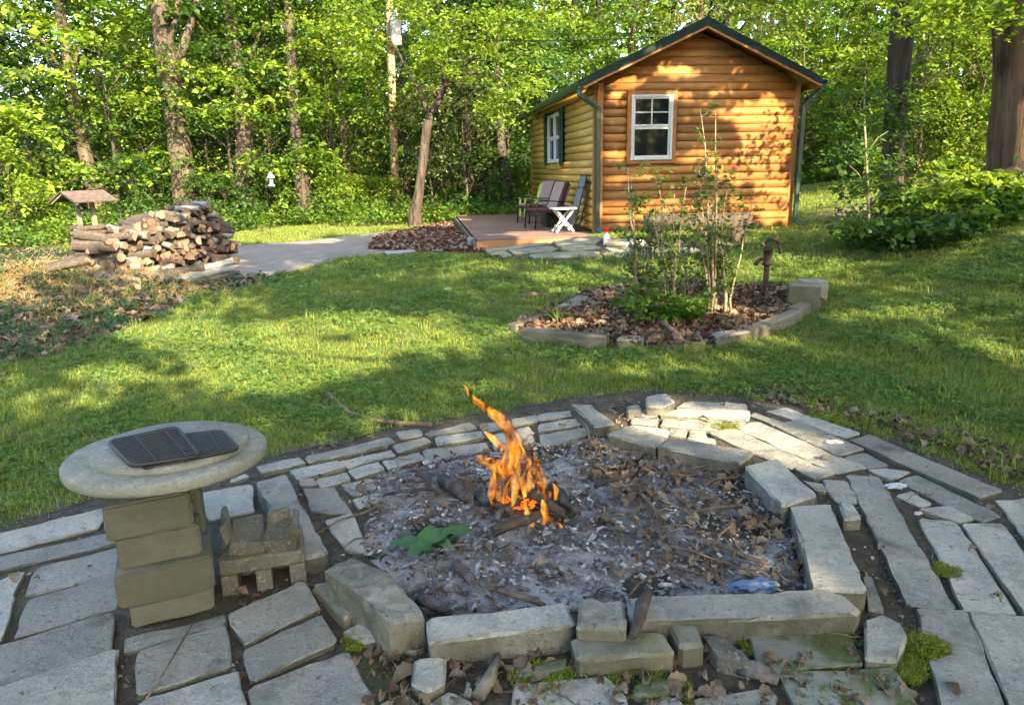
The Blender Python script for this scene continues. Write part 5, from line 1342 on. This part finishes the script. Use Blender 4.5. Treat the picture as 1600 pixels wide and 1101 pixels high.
def clump_px(n, x0, x1, y0, y1, Y0, Y1, g=rng):
    return [atY(g.uniform(x0, x1), g.uniform(y0, y1), g.uniform(Y0, Y1)) for _ in range(n)]

# big forked tree on the left
Yl = 19.0
own_tree('forked_tree', 'big forked grey-brown tree trunk rising behind the woodpile', pxpath([(291, 318), (283, 250), (274, 180), (264, 120), (255, 60), (247, -10), (238, -120), (232, -260)], Yl), [.31, .28, .265, .265, .235, .20, .14, .09],
         [(pxpath([(272, 108), (286, 75), (297, 40), (308, 0), (322, -60), (335, -140)], Yl), .13), (pxpath([(258, 60), (240, 25), (228, -10), (205, -70)], Yl), .09), (pxpath([(260, 80), (274, 30), (281, -20), (290, -90)], Yl), .085)], m_bark,
         clump_px(60, 60, 420, -300, -5, 17, 21) + clump_px(12, 130, 400, 0, 110, 19.3, 20.5), m_lf[0], .15, 70, .7)
# leaning tree before the deck
Yc = 17.3
own_tree('leaning_tree', 'slender leaning tree with spreading limbs growing between driveway and deck', pxpath([(649, 346), (655, 300), (662, 240), (667, 200), (672, 178)], Yc), [.135, .115, .105, .10, .09],
         [(pxpath([(671, 182), (684, 162), (696, 130), (718, 108), (738, 92), (775, 80), (830, 78)], Yc), .085), (pxpath([(670, 180), (662, 160), (655, 140), (640, 118), (620, 78), (600, 50), (560, 30)], Yc), .06), (pxpath([(694, 135), (690, 105), (684, 80), (690, 30)], Yc), .05), (pxpath([(698, 128), (702, 100), (700, 60), (712, 10)], Yc), .04), (pxpath([(705, 118), (745, 114), (778, 118), (800, 140), (820, 165)], Yc - .6), .04)], m_bark2,
         clump_px(60, 520, 860, 20, 120, 15.6, 18.6) + clump_px(60, 540, 880, -120, 30, 15.4, 19) + clump_px(5, 740, 850, 110, 160, 17.6, 18.6) + clump_px(10, 760, 850, 120, 190, 15.6, 17), m_lf[2], .12, 75, .5, flat=.05)
# dark straight tree on the right
Yr = 11.6
own_tree('straight_tree', 'dark straight furrowed tree trunk right of the cabin', pxpath([(1388, 392), (1391, 330), (1396, 240), (1401, 150), (1407, 70), (1413, 0), (1424, -120), (1440, -330)], Yr), [.18, .172, .168, .168, .163, .163, .15, .12],
         [(pxpath([(1412, -20), (1440, -60), (1480, -90), (1540, -100)], Yr), .05), (pxpath([(1420, -80), (1390, -130), (1350, -160)], Yr), .05)], m_bark2,
         clump_px(34, 1250, 1700, -260, -20, 8.6, 12) + clump_px(14, 1420, 1620, -25, 55, 8.6, 11) + clump_px(6, 1180, 1330, -40, 25, 9.5, 11.5), m_lf[2], .105, 55, .5)
# massive tree at the right edge
Yb = 10.6
own_tree('massive_tree', 'massive red-brown trunk at the right edge of the yard', pxpath([(1622, 292), (1620, 240), (1617, 150), (1615, 60), (1613, -20), (1612, -200), (1612, -420)], Yb), [.70, .61, .54, .50, .49, .44, .35],
         [(pxpath([(1612, -60), (1540, -110), (1450, -150)], Yb - .6), .16), (pxpath([(1614, -40), (1700, -120), (1760, -200)], Yb), .18)], m_bark3,
         clump_px(36, 1380, 1900, -420, -60, 8.5, 12) + clump_px(9, 1430, 1575, -40, 22, 8.4, 9.8), m_lf[2], .11, 55, .55, n=22)
# sapling and vine foliage beside the dark trunk
own_tree('sapling', 'thin pale-stemmed sapling with dark leaves leaning by the dark straight trunk', pxpath([(1358, 398), (1357, 330), (1354, 250), (1350, 180), (1352, 120)], 9.9), [.022, .02, .017, .013, .006],
         [(pxpath([(1356, 300), (1340, 270), (1318, 250)], 9.9), .009), (pxpath([(1354, 240), (1372, 215), (1388, 205)], 9.9), .008), (pxpath([(1352, 190), (1330, 165), (1308, 160)], 9.9), .008)], m_stem,
         clump_px(34, 1290, 1400, 140, 300, 9.4, 10.6), m_lf[1], .10, 34, .26, flare=False, n=8, flat=.04)
c, tn = sprays(np.array([tuple(p) for p in clump_px(12, 1375, 1425, 130, 230, 11.2, 11.6) + clump_px(9, 1372, 1420, 290, 370, 11.1, 11.5)]), 36, np.full(21, .2), .05, rng)
o = leaves('climbing_vine', c, .085, m_lf[1], tint=tn); tag(o, 'dark leafy vine clinging to the straight trunk', 'vine')

# kinds of woodland tree, each with trunk and crown, copied through the woods
def crown_mesh(name, g, h0, h1, r, nclump, per, lsize, crad, mats, shape='round'):
    cl = []
    while len(cl) < nclump:
        f = g.uniform() ** .8; z = h0 + (h1 - h0) * f
        env = math.sin(math.pi * min(1, .12 + .88 * f)) ** .6 if shape == 'round' else (1 - f) ** .7 + .15
        a = g.uniform(0, 6.283); rr = r * env * (g.uniform(.15, 1) ** .55)
        cl.append((rr * math.cos(a), rr * math.sin(a), z))
    cl = np.array(cl); c, t = sprays(cl, per, crad * g.uniform(.6, 1.3, nclump), .045, g, arch=.42)
    V = leaf_arrays(c, g.uniform(.6, 1.25, len(c)) * np.repeat(g.uniform(.55, 1.4, nclump), per) * lsize, g, .3, .62, .5)
    me = kite_mesh(name, V, [mats], np.clip(t, 0, 1)); return me, cl
PROTO = {}
def proto(kind, spec, bark, variants):
    g = np.random.default_rng(abs(hash(kind)) % 1000 if False else sum(map(ord, kind)))
    h0, h1, r, nc, per, ls, cr, th, tr, shape = spec
    me, cl = crown_mesh(kind + '_crown', g, h0, h1, r, nc, per, ls, cr, m_lf[variants[0]], shape)
    mb = MB(); pth = [Vector((.12 * math.sin(z * .5) * (z > 1), .1 * math.cos(z * .4) * (z > 1) - .1 * (z > 1), z)) for z in np.linspace(-.2, th, 12)]
    mb.tube(pth, [tr * (1.5 if i == 0 else 1.12 if i == 1 else 1 - .075 * i) for i in range(12)], 10, lump=.1)
    trunk = mb.mesh(kind + '_trunk', bark); lm = []
    lb = MB()
    for k in range(min(16, nc)):
        q = Vector(cl[k]); z = max(h0 * .6, q.z - .45 * Vector((q.x, q.y)).length - .2); z = min(z, th * .95)
        s_ = pth[min(11, int((z + .2) / (th + .2) * 11))]
        lb.tube([s_, s_.lerp(q, .5) + Vector((0, 0, .1)), q], [tr * .28, tr * .18, .012], 6, cap=False, lump=.1)
    limb = lb.mesh(kind + '_limb', bark)
    crowns = []
    for v in variants:
        m2 = me.copy(); m2.materials[0] = m_lf[v]; crowns.append(m2)
    PROTO[kind] = (trunk, limb, crowns)
proto('tall_tree', (4.2, 13.5, 3.0, 96, 78, .185, .85, 12.5, .20, 'round'), m_bark, (0, 1, 2, 3))
proto('slim_tree', (3.8, 11.5, 2.2, 72, 78, .165, .75, 11, .13, 'round'), m_bark2, (0, 1, 2, 3))
proto('understory_tree', (1.0, 5.8, 2.1, 64, 84, .125, .66, 4.8, .06, 'round'), m_bark2, (0, 1, 2, 3, 4))
proto('young_tree', (.8, 4.2, 1.6, 42, 84, .115, .62, 3.6, .04, 'round'), m_bark, (0, 1, 2, 3, 4))
proto('woodland_shrub', (.05, 2.0, 1.25, 44, 50, .105, .38, 1.2, .03, 'cone'), m_bark2, (0, 1, 2, 3))
proto('conifer', (1.8, 11.5, 2.3, 130, 60, .12, .6, 11, .16, 'cone'), m_bark3, (2, 4))
def plant_tree(kind, x, y, s=1., var=0, label=None, cat='tree', group=None, rz=None, lean=0, name=None, thick=1.):
    trunk, limb, crowns = PROTO[kind]
    t = thing(name or kind, label, cat, (x, y, hz(x, y)), 0, group); t.rotation_euler = (rnd.uniform(-.03, .03), lean + rnd.uniform(-.03, .03), rnd.uniform(0, 6.28) if rz is None else rz); t.scale = (s, s, s)
    q = link('trunk', trunk, t); q.scale = (thick, thick, 1); link('limb', limb, t); link('crown', crowns[var % len(crowns)], t)
    return t
def XatY(px, Y): return (px - 800) / F * .969 * Y
LEAFW = ['mid green', 'deep green', 'yellow-green', 'blue-green', 'pale green']
spots = [(-40, 19.5, 'tall_tree', 3, 1.1), (68, 18.3, 'slim_tree', 1, 1.1), (150, 18.4, 'tall_tree', 2, 1.05), (205, 28, 'slim_tree', 1, 1.), (338, 26, 'tall_tree', 0, .8), (386, 19.6, 'tall_tree', 0, 1.1), (432, 28, 'slim_tree', 1, 1.), (476, 19.0, 'slim_tree', 1, 1.2), (545, 21, 'slim_tree', 0, 1.), (585, 30, 'tall_tree', 1, .8), (640, 25, 'slim_tree', 0, .9), (742, 21.6, 'slim_tree', 1, .8), (762, 27, 'slim_tree', 2, 1.), (797, 21.2, 'slim_tree', 1, 1.1), (860, 29, 'slim_tree', 0, 1.), (906, 25, 'slim_tree', 0, 1.), (982, 27, 'tall_tree', 2, .8), (1048, 31, 'slim_tree', 1, 1.2), (1130, 29, 'tall_tree', 2, .9), (1200, 26, 'conifer', 1, .9), (1262, 28, 'conifer', 0, 1.), (1330, 30, 'conifer', 1, 1.), (1426, 21, 'tall_tree', 2, 1.1), (1500, 23, 'tall_tree', 2, .9), (1560, 28, 'slim_tree', 2, 1.), (1660, 19, 'tall_tree', 2, 1.), (1740, 24, 'slim_tree', 2, 1.), (-110, 24, 'slim_tree', 1, 1.), (1075, 24.5, 'conifer', 1, .8), (280, 32, 'tall_tree', 1, 1.), (700, 33, 'tall_tree', 1, 1.), (480, 34, 'tall_tree', 0, 1.), (930, 35, 'tall_tree', 0, 1.), (1180, 36, 'tall_tree', 2, 1.), (1450, 34, 'tall_tree', 2, 1.)]
LANDMARK = ['left of the wishing well', 'behind the wishing well', 'between the well and the forked tree', 'behind the woodpile', 'right of the forked tree', 'behind the bird feeder', 'left of the utility pole', 'right of the utility pole', 'behind the deck', 'above the cabin roof', 'right of the cabin', 'behind the dark straight trunk', 'beside the massive trunk']
def landmark(px):
    for lim, k in ((60, 0), (135, 1), (235, 2), (330, 3), (420, 4), (520, 5), (605, 6), (690, 7), (830, 8), (1240, 9), (1380, 10), (1490, 11)):
        if px < lim: return LANDMARK[k]
    return LANDMARK[12]
def dist(Y): return 'near the lawn' if Y < 19.5 else 'farther into the woods' if Y < 25 else 'deep in the woods'
for px, Y_, kind, v, s in spots:
    what = {'tall_tree': 'tall thick-trunked tree', 'slim_tree': 'tall slim-trunked tree', 'conifer': 'soft drooping conifer'}[kind]
    plant_tree(kind, XatY(px, Y_), Y_, s, v, f'{LEAFW[v if kind != "conifer" else (2, 4)[v]]} {what} {landmark(px)}, {dist(Y_)}', group='woodland trees', thick=.8 if px in (68, 150) else 1.1)
under = [(-60, 16.2, 'understory_tree', 3), (10, 17.2, 'understory_tree', 3), (70, 18.8, 'understory_tree', 2), (130, 19.5, 'understory_tree', 1), (185, 18.6, 'understory_tree', 2), (240, 21, 'understory_tree', 2), (335, 20.6, 'understory_tree', 2), (370, 19.2, 'understory_tree', 1), (430, 20, 'understory_tree', 0), (490, 19.6, 'understory_tree', 2), (535, 20.2, 'understory_tree', 2), (640, 22, 'young_tree', 3), (680, 21, 'young_tree', 4), (735, 20.6, 'young_tree', 4), (765, 22.4, 'understory_tree', 1), (800, 23, 'understory_tree', 3), (840, 25, 'understory_tree', 1), (880, 24.5, 'understory_tree', 0),
         (260, 24, 'understory_tree', 0), (310, 23, 'understory_tree', 3), (400, 24, 'understory_tree', 1), (460, 25, 'understory_tree', 2), (560, 25, 'understory_tree', 2), (610, 27, 'understory_tree', 2), (660, 28, 'understory_tree', 1), (-20, 27, 'understory_tree', 1), (160, 28, 'understory_tree', 1), (350, 28, 'understory_tree', 1), (510, 30, 'understory_tree', 1), (740, 30, 'understory_tree', 1),
         (1250, 22.5, 'understory_tree', 2), (1290, 24, 'understory_tree', 2), (1345, 22.5, 'understory_tree', 0), (1385, 24.5, 'understory_tree', 2), (1440, 17.5, 'young_tree', 2), (1480, 19, 'understory_tree', 2), (1520, 17, 'young_tree', 2), (1555, 20, 'understory_tree', 2), (1460, 26, 'understory_tree', 2), (1600, 17.5, 'understory_tree', 2), (1680, 15.5, 'understory_tree', 2), (1240, 29, 'understory_tree', 1), (1330, 29, 'understory_tree', 0), (1400, 30, 'understory_tree', 2), (960, 28, 'understory_tree', 0), (1040, 28, 'understory_tree', 2), (1120, 27, 'understory_tree', 2)]
for px, Y_, kind, v in under:
    plant_tree(kind, XatY(px, Y_), Y_, rnd.uniform(.85, 1.12), v, f'{LEAFW[v]} low-branched {"young" if kind == "young_tree" else "understory"} tree {landmark(px)}, {dist(Y_)}', group='understory trees')
shr = [(-30, 14.0, 2, 1.2), (15, 14.2, 2, 1.25), (55, 15.5, 2, 1.1), (90, 17, 0, .8), (215, 17.4, 1, .8), (255, 17.8, 1, .9), (320, 17.9, 1, .8), (352, 18.1, 1, .85), (385, 18.3, 1, .9), (420, 18.7, 0, .9), (455, 18.7, 2, .8), (490, 18.5, 0, .9), (520, 18.9, 2, .9), (548, 19, 2, .9), (580, 19, 2, .85), (612, 19.3, 2, .95), (705, 20.5, 0, .7), (775, 21, 1, .9), (805, 21.4, 1, 1.), (1245, 21.8, 0, 1.), (1275, 22, 0, 1.), (1312, 23, 2, .9), (1365, 22, 0, 1.1), (1440, 17.5, 2, 1.2), (1478, 18, 2, 1.3), (1512, 17.2, 2, 1.2), (1460, 19, 2, 1.4), (1545, 16.5, 2, 1.2)]
for px, Y_, v, s in shr:
    s *= rnd.uniform(.55, 1.2); Y_ += rnd.uniform(-.2, 1.2)
    plant_tree('woodland_shrub', XatY(px, Y_), Y_, s, v, f'{LEAFW[v]} leafy shrub by the woods {landmark(px)}', 'shrub', 'shrubs along the woods')
# bank plants with broad leaves below the massive trunk
for k, (px, py, h, v, ls) in enumerate(((1440, 372, .55, 0, .12), (1475, 362, .7, 2, .14), (1505, 352, .75, 2, .15), (1535, 340, .7, 2, .15), (1565, 332, .6, 2, .13), (1590, 345, .5, 0, .13), (1425, 392, .45, 1, .12), (1460, 388, .4, 1, .12), (1500, 378, .45, 1, .13), (1545, 362, .4, 0, .13), (1370, 392, .45, 1, .12), (1340, 385, .4, 1, .11), (1410, 345, .7, 0, .12), (1480, 332, .9, 2, .14))):
    p = at(px, py); n = 14; h *= .78
    cl = np.stack([rng.normal(0, .22, n), rng.normal(0, .2, n), h * rng.uniform(.35, 1.05, n)], 1)
    c, tn = sprays(cl, 15, np.full(n, .17), .03, rng, .3)
    t = thing('leafy_plant', f'{LEAFW[v]} broad-leaved plant on the bank {["at the foot of the dark straight trunk", "below the massive trunk", "topmost, right below the massive trunk", "amid the sunlit bank", "by the far right lawn edge", "at the lawn corner right", "in shade right of the dark trunk", "in shade below the sunlit bank", "in shade along the lawn edge", "between sunlit bank and lawn", "in shade left of the dark trunk", "by the pale sapling", "behind the dark trunk", "tallest before the yellow shrubs"][k]}', 'plant', p, 0, 'broad-leaved plants on the bank')
    leaves('foliage', c, rng.uniform(.6, 1.2, len(c)) * ls, m_lf[v], rng, t, tint=tn, aspect=.72)
    sm = MB()
    for q in cl[:8]: sm.tube([(q[0] * .2, q[1] * .2, -.03), (q[0] * .6, q[1] * .6, q[2] * .6), tuple(q)], [.006, .005, .003], 5, cap=False)
    sm.build('stem', m_lf[0], t)

# undergrowth on the woodland floor and deep woods beyond
def shrublet(name, v, g, n=46, r=.28, h=.30, ls=.085):
    c = np.stack([g.normal(0, r * .6, n), g.normal(0, r * .6, n), h * g.uniform(.1, 1, n)], 1)
    return kite_mesh(name, leaf_arrays(c, g.uniform(.6, 1.2, n) * ls, g, .2, .7), [m_lf[v]], g.uniform(0, 1, n))
ux = rng.uniform(-24, 24, 14000); uy = rng.uniform(9, 38, 14000)
k = (woods(ux, uy) > rng.uniform(.3, .9, 14000)) & (np.abs(ux) < .80 * uy + 2) & ~inpoly(ux, uy, cab_w) & ~inpoly(ux, uy, deck_w) & ~inpoly(ux, uy, drive_w)
up_ = np.stack([ux[k], uy[k]], 1)
scatter('undergrowth', [shrublet('a', 0, rng), shrublet('b', 1, rng), shrublet('c', 2, rng), shrublet('d', 1, rng, 30, .2, .5)], lift(up_, 0), scale=(.7, 1.5), tilt=.1, label='low leafy undergrowth on the woodland floor')
g2 = np.random.default_rng(5)
n = 46000; a = g2.uniform(-.95, .95, n); rr_ = g2.uniform(38, 58, n); px_, py_ = rr_ * np.sin(a), rr_ * np.cos(a)
zz = g2.uniform(0, 1, n) ** 1.7 * 14
nl_ = 16000; al = g2.uniform(-.95, .95, nl_); rl = g2.uniform(33, 46, nl_); px_ = np.concatenate([px_, rl * np.sin(al)]); py_ = np.concatenate([py_, rl * np.cos(al)])
zz = np.concatenate([zz, g2.uniform(0, 5.2, nl_)]); a = np.concatenate([a, al]); n += nl_
nb_ = 26000; ab = g2.uniform(1.25, 5.03, nb_); rb = g2.uniform(15, 26, nb_)          # unseen leaves added behind the view to darken faces turned that way
zb = g2.uniform(0, 1, nb_) ** 1.2 * (2.2 + .14 * rb); big = np.concatenate([np.full(n, 1.0), np.full(nb_, .62)])
px_ = np.concatenate([px_, rb * np.sin(ab)]); py_ = np.concatenate([py_, rb * np.cos(ab) + 4]); zz = np.concatenate([zz, zb]); a = np.concatenate([a, ab]); n += nb_
keep = ~((np.abs(a + .60) < .09) & (zz > 4.5) & (g2.uniform(0, 1, n) < .8))
o = leaves('woods', np.stack([px_, py_, zz + .25], 1)[keep], g2.uniform(.5, 1.1, keep.sum()) * big[keep], [m_lf[1], m_lf[0], m_lf[2]], g2, None, mi=np.where(px_[keep] > 9, 2, g2.integers(0, 2, keep.sum()))); tag(o, 'far woods reading as one green mass, with unseen leaves added behind', kind='stuff')

# ------------------------------------------------------------------ unseen trees added on the sun side, crowns gapped to shape the sun patches
trunks = [(5.7, .4), (10.5, -4.2), (9.6, -7.2), (-1.5, -7.5), (14, 3.2), (4.0, -11.2), (.5, -12.5), (12.2, -9.8)]
shade_lab = ['nearest the right of the fire pit', 'behind the right of the patio', 'third behind the right of the patio', 'behind the viewpoint, leftmost', 'right of the massive trunk', 'far behind the middle of the patio', 'farthest behind the viewpoint', 'far off on the right']
g3 = np.random.default_rng(11)
ng = 960; gx_ = g3.uniform(-8.5, 10.5, ng); gy_ = g3.uniform(-.5, 12.4, ng)
ng2 = 460; gx_ = np.concatenate([gx_, g3.uniform(-2.8, 5.8, ng2)]); gy_ = np.concatenate([gy_, g3.uniform(12.3, 19.5, ng2)])
hh_ = np.where(np.arange(ng + ng2) < ng, g3.uniform(4.7, 8.0, ng + ng2), g3.uniform(5.2, 7.6, ng + ng2))
ng3 = 200; gx_ = np.concatenate([gx_, g3.uniform(-6.5, 1.2, ng3)]); gy_ = np.concatenate([gy_, g3.uniform(12.2, 14.8, ng3)]); hh_ = np.concatenate([hh_, g3.uniform(5.5, 8, ng3)])
ng4 = 150; gx_ = np.concatenate([gx_, g3.uniform(-3.8, 3.8, ng4)]); gy_ = np.concatenate([gy_, g3.uniform(.2, 4.2, ng4)]); hh_ = np.concatenate([hh_, g3.uniform(4.9, 7.5, ng4)])
thin = (gx_ < -3.2) & (gy_ > 7.6) & (g3.uniform(0, 1, len(gx_)) < .15)
CL = np.stack([gx_ + SUN.x / SUN.z * hh_, gy_ + SUN.y / SUN.z * hh_, hh_], 1)[~thin]
# nothing of these crowns hangs into the view
pz = proj(CL); infr = (CL[:, 1] > .5) & (pz[1] > -160) & (pz[0] > -200) & (pz[0] < 1800)
CL = CL[~infr]
own = np.argmin(((CL[:, None, :2] - np.array(trunks)[None]) ** 2).sum(2), 1)
for i, (tx, ty) in enumerate(trunks):
    cl = CL[own == i]
    if not len(cl): continue
    c, tn = sprays(cl, 44, np.full(len(cl), .62), .10, g3)
    k = ~lit_mask(c); c, tn = c[k], tn[k]
    t = thing('added_shade_tree', f'unseen tree added to shade the yard, {shade_lab[i]}', 'tree', (tx, ty, hz(tx, ty)), 0, 'unseen trees added for shade'); o_ = np.array([tx, ty, hz(tx, ty)])
    leaves('crown', c - o_, g3.uniform(.7, 1.2, len(c)) * .23, m_lf[0], g3, t, tint=tn)
    MB().tube([(0, 0, -.2), (0, 0, .1), (.1, 0, 2.5), (.05, .1, 5), (0, .1, 8)], [.4, .3, .24, .2, .1], 12, lump=.08).build('trunk', m_bark, t)
    lb = MB()
    for q in cl[~lit_mask(cl)][::max(1, len(cl) // 14)]:
        q = Vector(q - o_); s_ = Vector((.05, .05, max(2.2, min(7, q.z - .5 * Vector((q.x, q.y)).length))))
        lb.tube([s_, s_.lerp(q, .5) + Vector((0, 0, .15)), q], [.045, .03, .012], 6, cap=False)
    lb.build('limb', m_bark, t)

# ------------------------------------------------------------------ grass, clover, litter
pc_ = Vector((.3, 2.6, 0)); patio_in = [p.lerp(pc_, .025) for p in patio_w]
def lawn_ok(x, y):
    bad = inpoly(x, y, patio_in) | inpoly(x, y, drive_w) | inpoly(x, y, mulch_w) | inpoly(x, y, bed_w) | inpoly(x, y, stone_w) | inpoly(x, y, cab_w) | inpoly(x, y, deck_w)
    return ~bad & (woods(x, y) < .5) & (np.abs(x) < 1.05 * y + 2.2)
G_, SC = [], []
for y0, y1, d, s in ((.6, 6, 520, .9), (6, 9, 300, 1.0), (9, 13, 150, 1.25), (13, 21.5, 75, 1.7)):
    xm = 1.05 * y1 + 2.2; n = int((y1 - y0) * 2 * xm * d); x = rng.uniform(-xm, xm, n); y = rng.uniform(y0, y1, n)
    k = lawn_ok(x, y) & ((np.abs(x) < .80 * y + .8) | (rng.uniform(0, 1, n) < .5)); lt = inpoly(x, y, litter_w); edge_ = np.zeros(n)
    k &= ~(lt & (rng.uniform(0, 1, n) > .16)); bz = np.exp(-(((x - 7.2) / 2.0) ** 2 + ((y - 14.2) / .7) ** 2)); k &= rng.uniform(0, 1, n) > bz
    # thin at the rim of the patio
    G_.append(np.stack([x[k], y[k]], 1)); SC.append(rng.uniform(.7, 1.2, k.sum()) * s)
G_ = np.concatenate(G_); SC = np.concatenate(SC)
patch = np.sin(G_[:, 0] * 1.9 + 1) * np.sin(G_[:, 1] * 2.3) + .6 * np.sin(G_[:, 0] * 4.7 + G_[:, 1] * 3.1) + rng.normal(0, .5, len(G_))
near_pat = np.min(np.stack([np.hypot(G_[:, 0] - p.x, G_[:, 1] - p.y) for q, r_ in zip(patio_w[:15], patio_w[1:16]) for p in (q, q.lerp(r_, .5))]), 0)
keep = ~((near_pat < .12) & (rng.uniform(0, 1, len(G_)) < .55)); G_, SC, patch = G_[keep], SC[keep], patch[keep]
tufts = [blade_mesh('t%d' % i, 20, .075, h, .0065, m_grass, rng, .6) for i, h in enumerate((.042, .05, .038))] + [blade_mesh('tl', 26, .05, .12, .007, m_grass, rng, .55)]
pk = np.where(rng.uniform(0, 1, len(G_)) < .025, 3, rng.integers(0, 3, len(G_)))
scatter('grass', tufts, lift(G_), scale=SC, pick=pk, tilt=.1, label='short mixed lawn grass')
cl_ = (patch > .05) & (G_[:, 1] < 11) & (rng.uniform(0, 1, len(G_)) < .62)
clov = [clover_mesh('c%d' % i, 11, .075, .055, s, m_clover, rng) for i, s in enumerate((.016, .020, .024))]
scatter('clover', clov, lift(G_[cl_] + rng.normal(0, .03, (cl_.sum(), 2))), scale=SC[cl_] * 1.05, tilt=.15, label='clover and small broad-leaved weeds in the lawn')
# leaves and dry grass of the left border
lp = pts_in(litter_w, 3600); lp = lp[(np.abs(lp[:, 0]) < .82 * lp[:, 1] + 1)]; lp = lp[~inpoly(lp[:, 0], lp[:, 1], drive_w)]
scatter('leaf_litter', lv, lift(lp, .012), scale=(.6, 1.5), tilt=.35, label='brown leaf litter between woodpile and lawn')
bl_ = lp[:900]; scatter('ivy', [clover_mesh('i', 9, .12, .07, .045, m_lf[3], rng)], lift(bl_ + rng.normal(0, .2, bl_.shape)), scale=(.5, 1.2), label='low blue-green creeping leaves in the litter')
mp_ = np.stack([rng.normal(-5.9, .95, 1500), rng.normal(8.9, .5, 1500)], 1)
scatter('dry_grass', [blade_mesh('d', 16, .06, .10, .005, m_drygrass, rng, 1.1)], lift(mp_), scale=(.6, 1.5), tilt=.3, label='dry straw-coloured grass on the low mound')
lf_ = G_[(G_[:, 1] < 12)]; lf_ = lf_[rng.permutation(len(lf_))[:110]]
scatter('lawn_leaves', lv, lift(lf_, .05), scale=(.3, .65), tilt=.4, label='a few dry leaves on the lawn')
wf = np.stack([rng.uniform(4.6, 9, 700), rng.uniform(8, 13, 700)], 1); wf = wf[woods(wf[:, 0], wf[:, 1]) > .4]
scatter('bank_leaves', lv, lift(wf, .02), scale=(.6, 1.3), tilt=.4, label='dry leaves on the bank')
# where two plants of a kind would read alike, say which of them it is
same = {}
for o in C.objects:
    if o.parent is None and o.get('group') in ('woodland trees', 'understory trees', 'shrubs along the woods'): same.setdefault(o['label'], []).append(o)
for lab, os_ in same.items():
    if len(os_) > 1:
        os_.sort(key=lambda o: o.location.x / o.location.y)
        for k, o in enumerate(os_):
            o['label'] = lab.replace(' at the edge of the woods', '').replace(' low-branched', '') + (', leftmost' if k == 0 else ', rightmost' if k == len(os_) - 1 else ', second from left' if k == 1 else ', third from left')
bpy.context.view_layer.update()
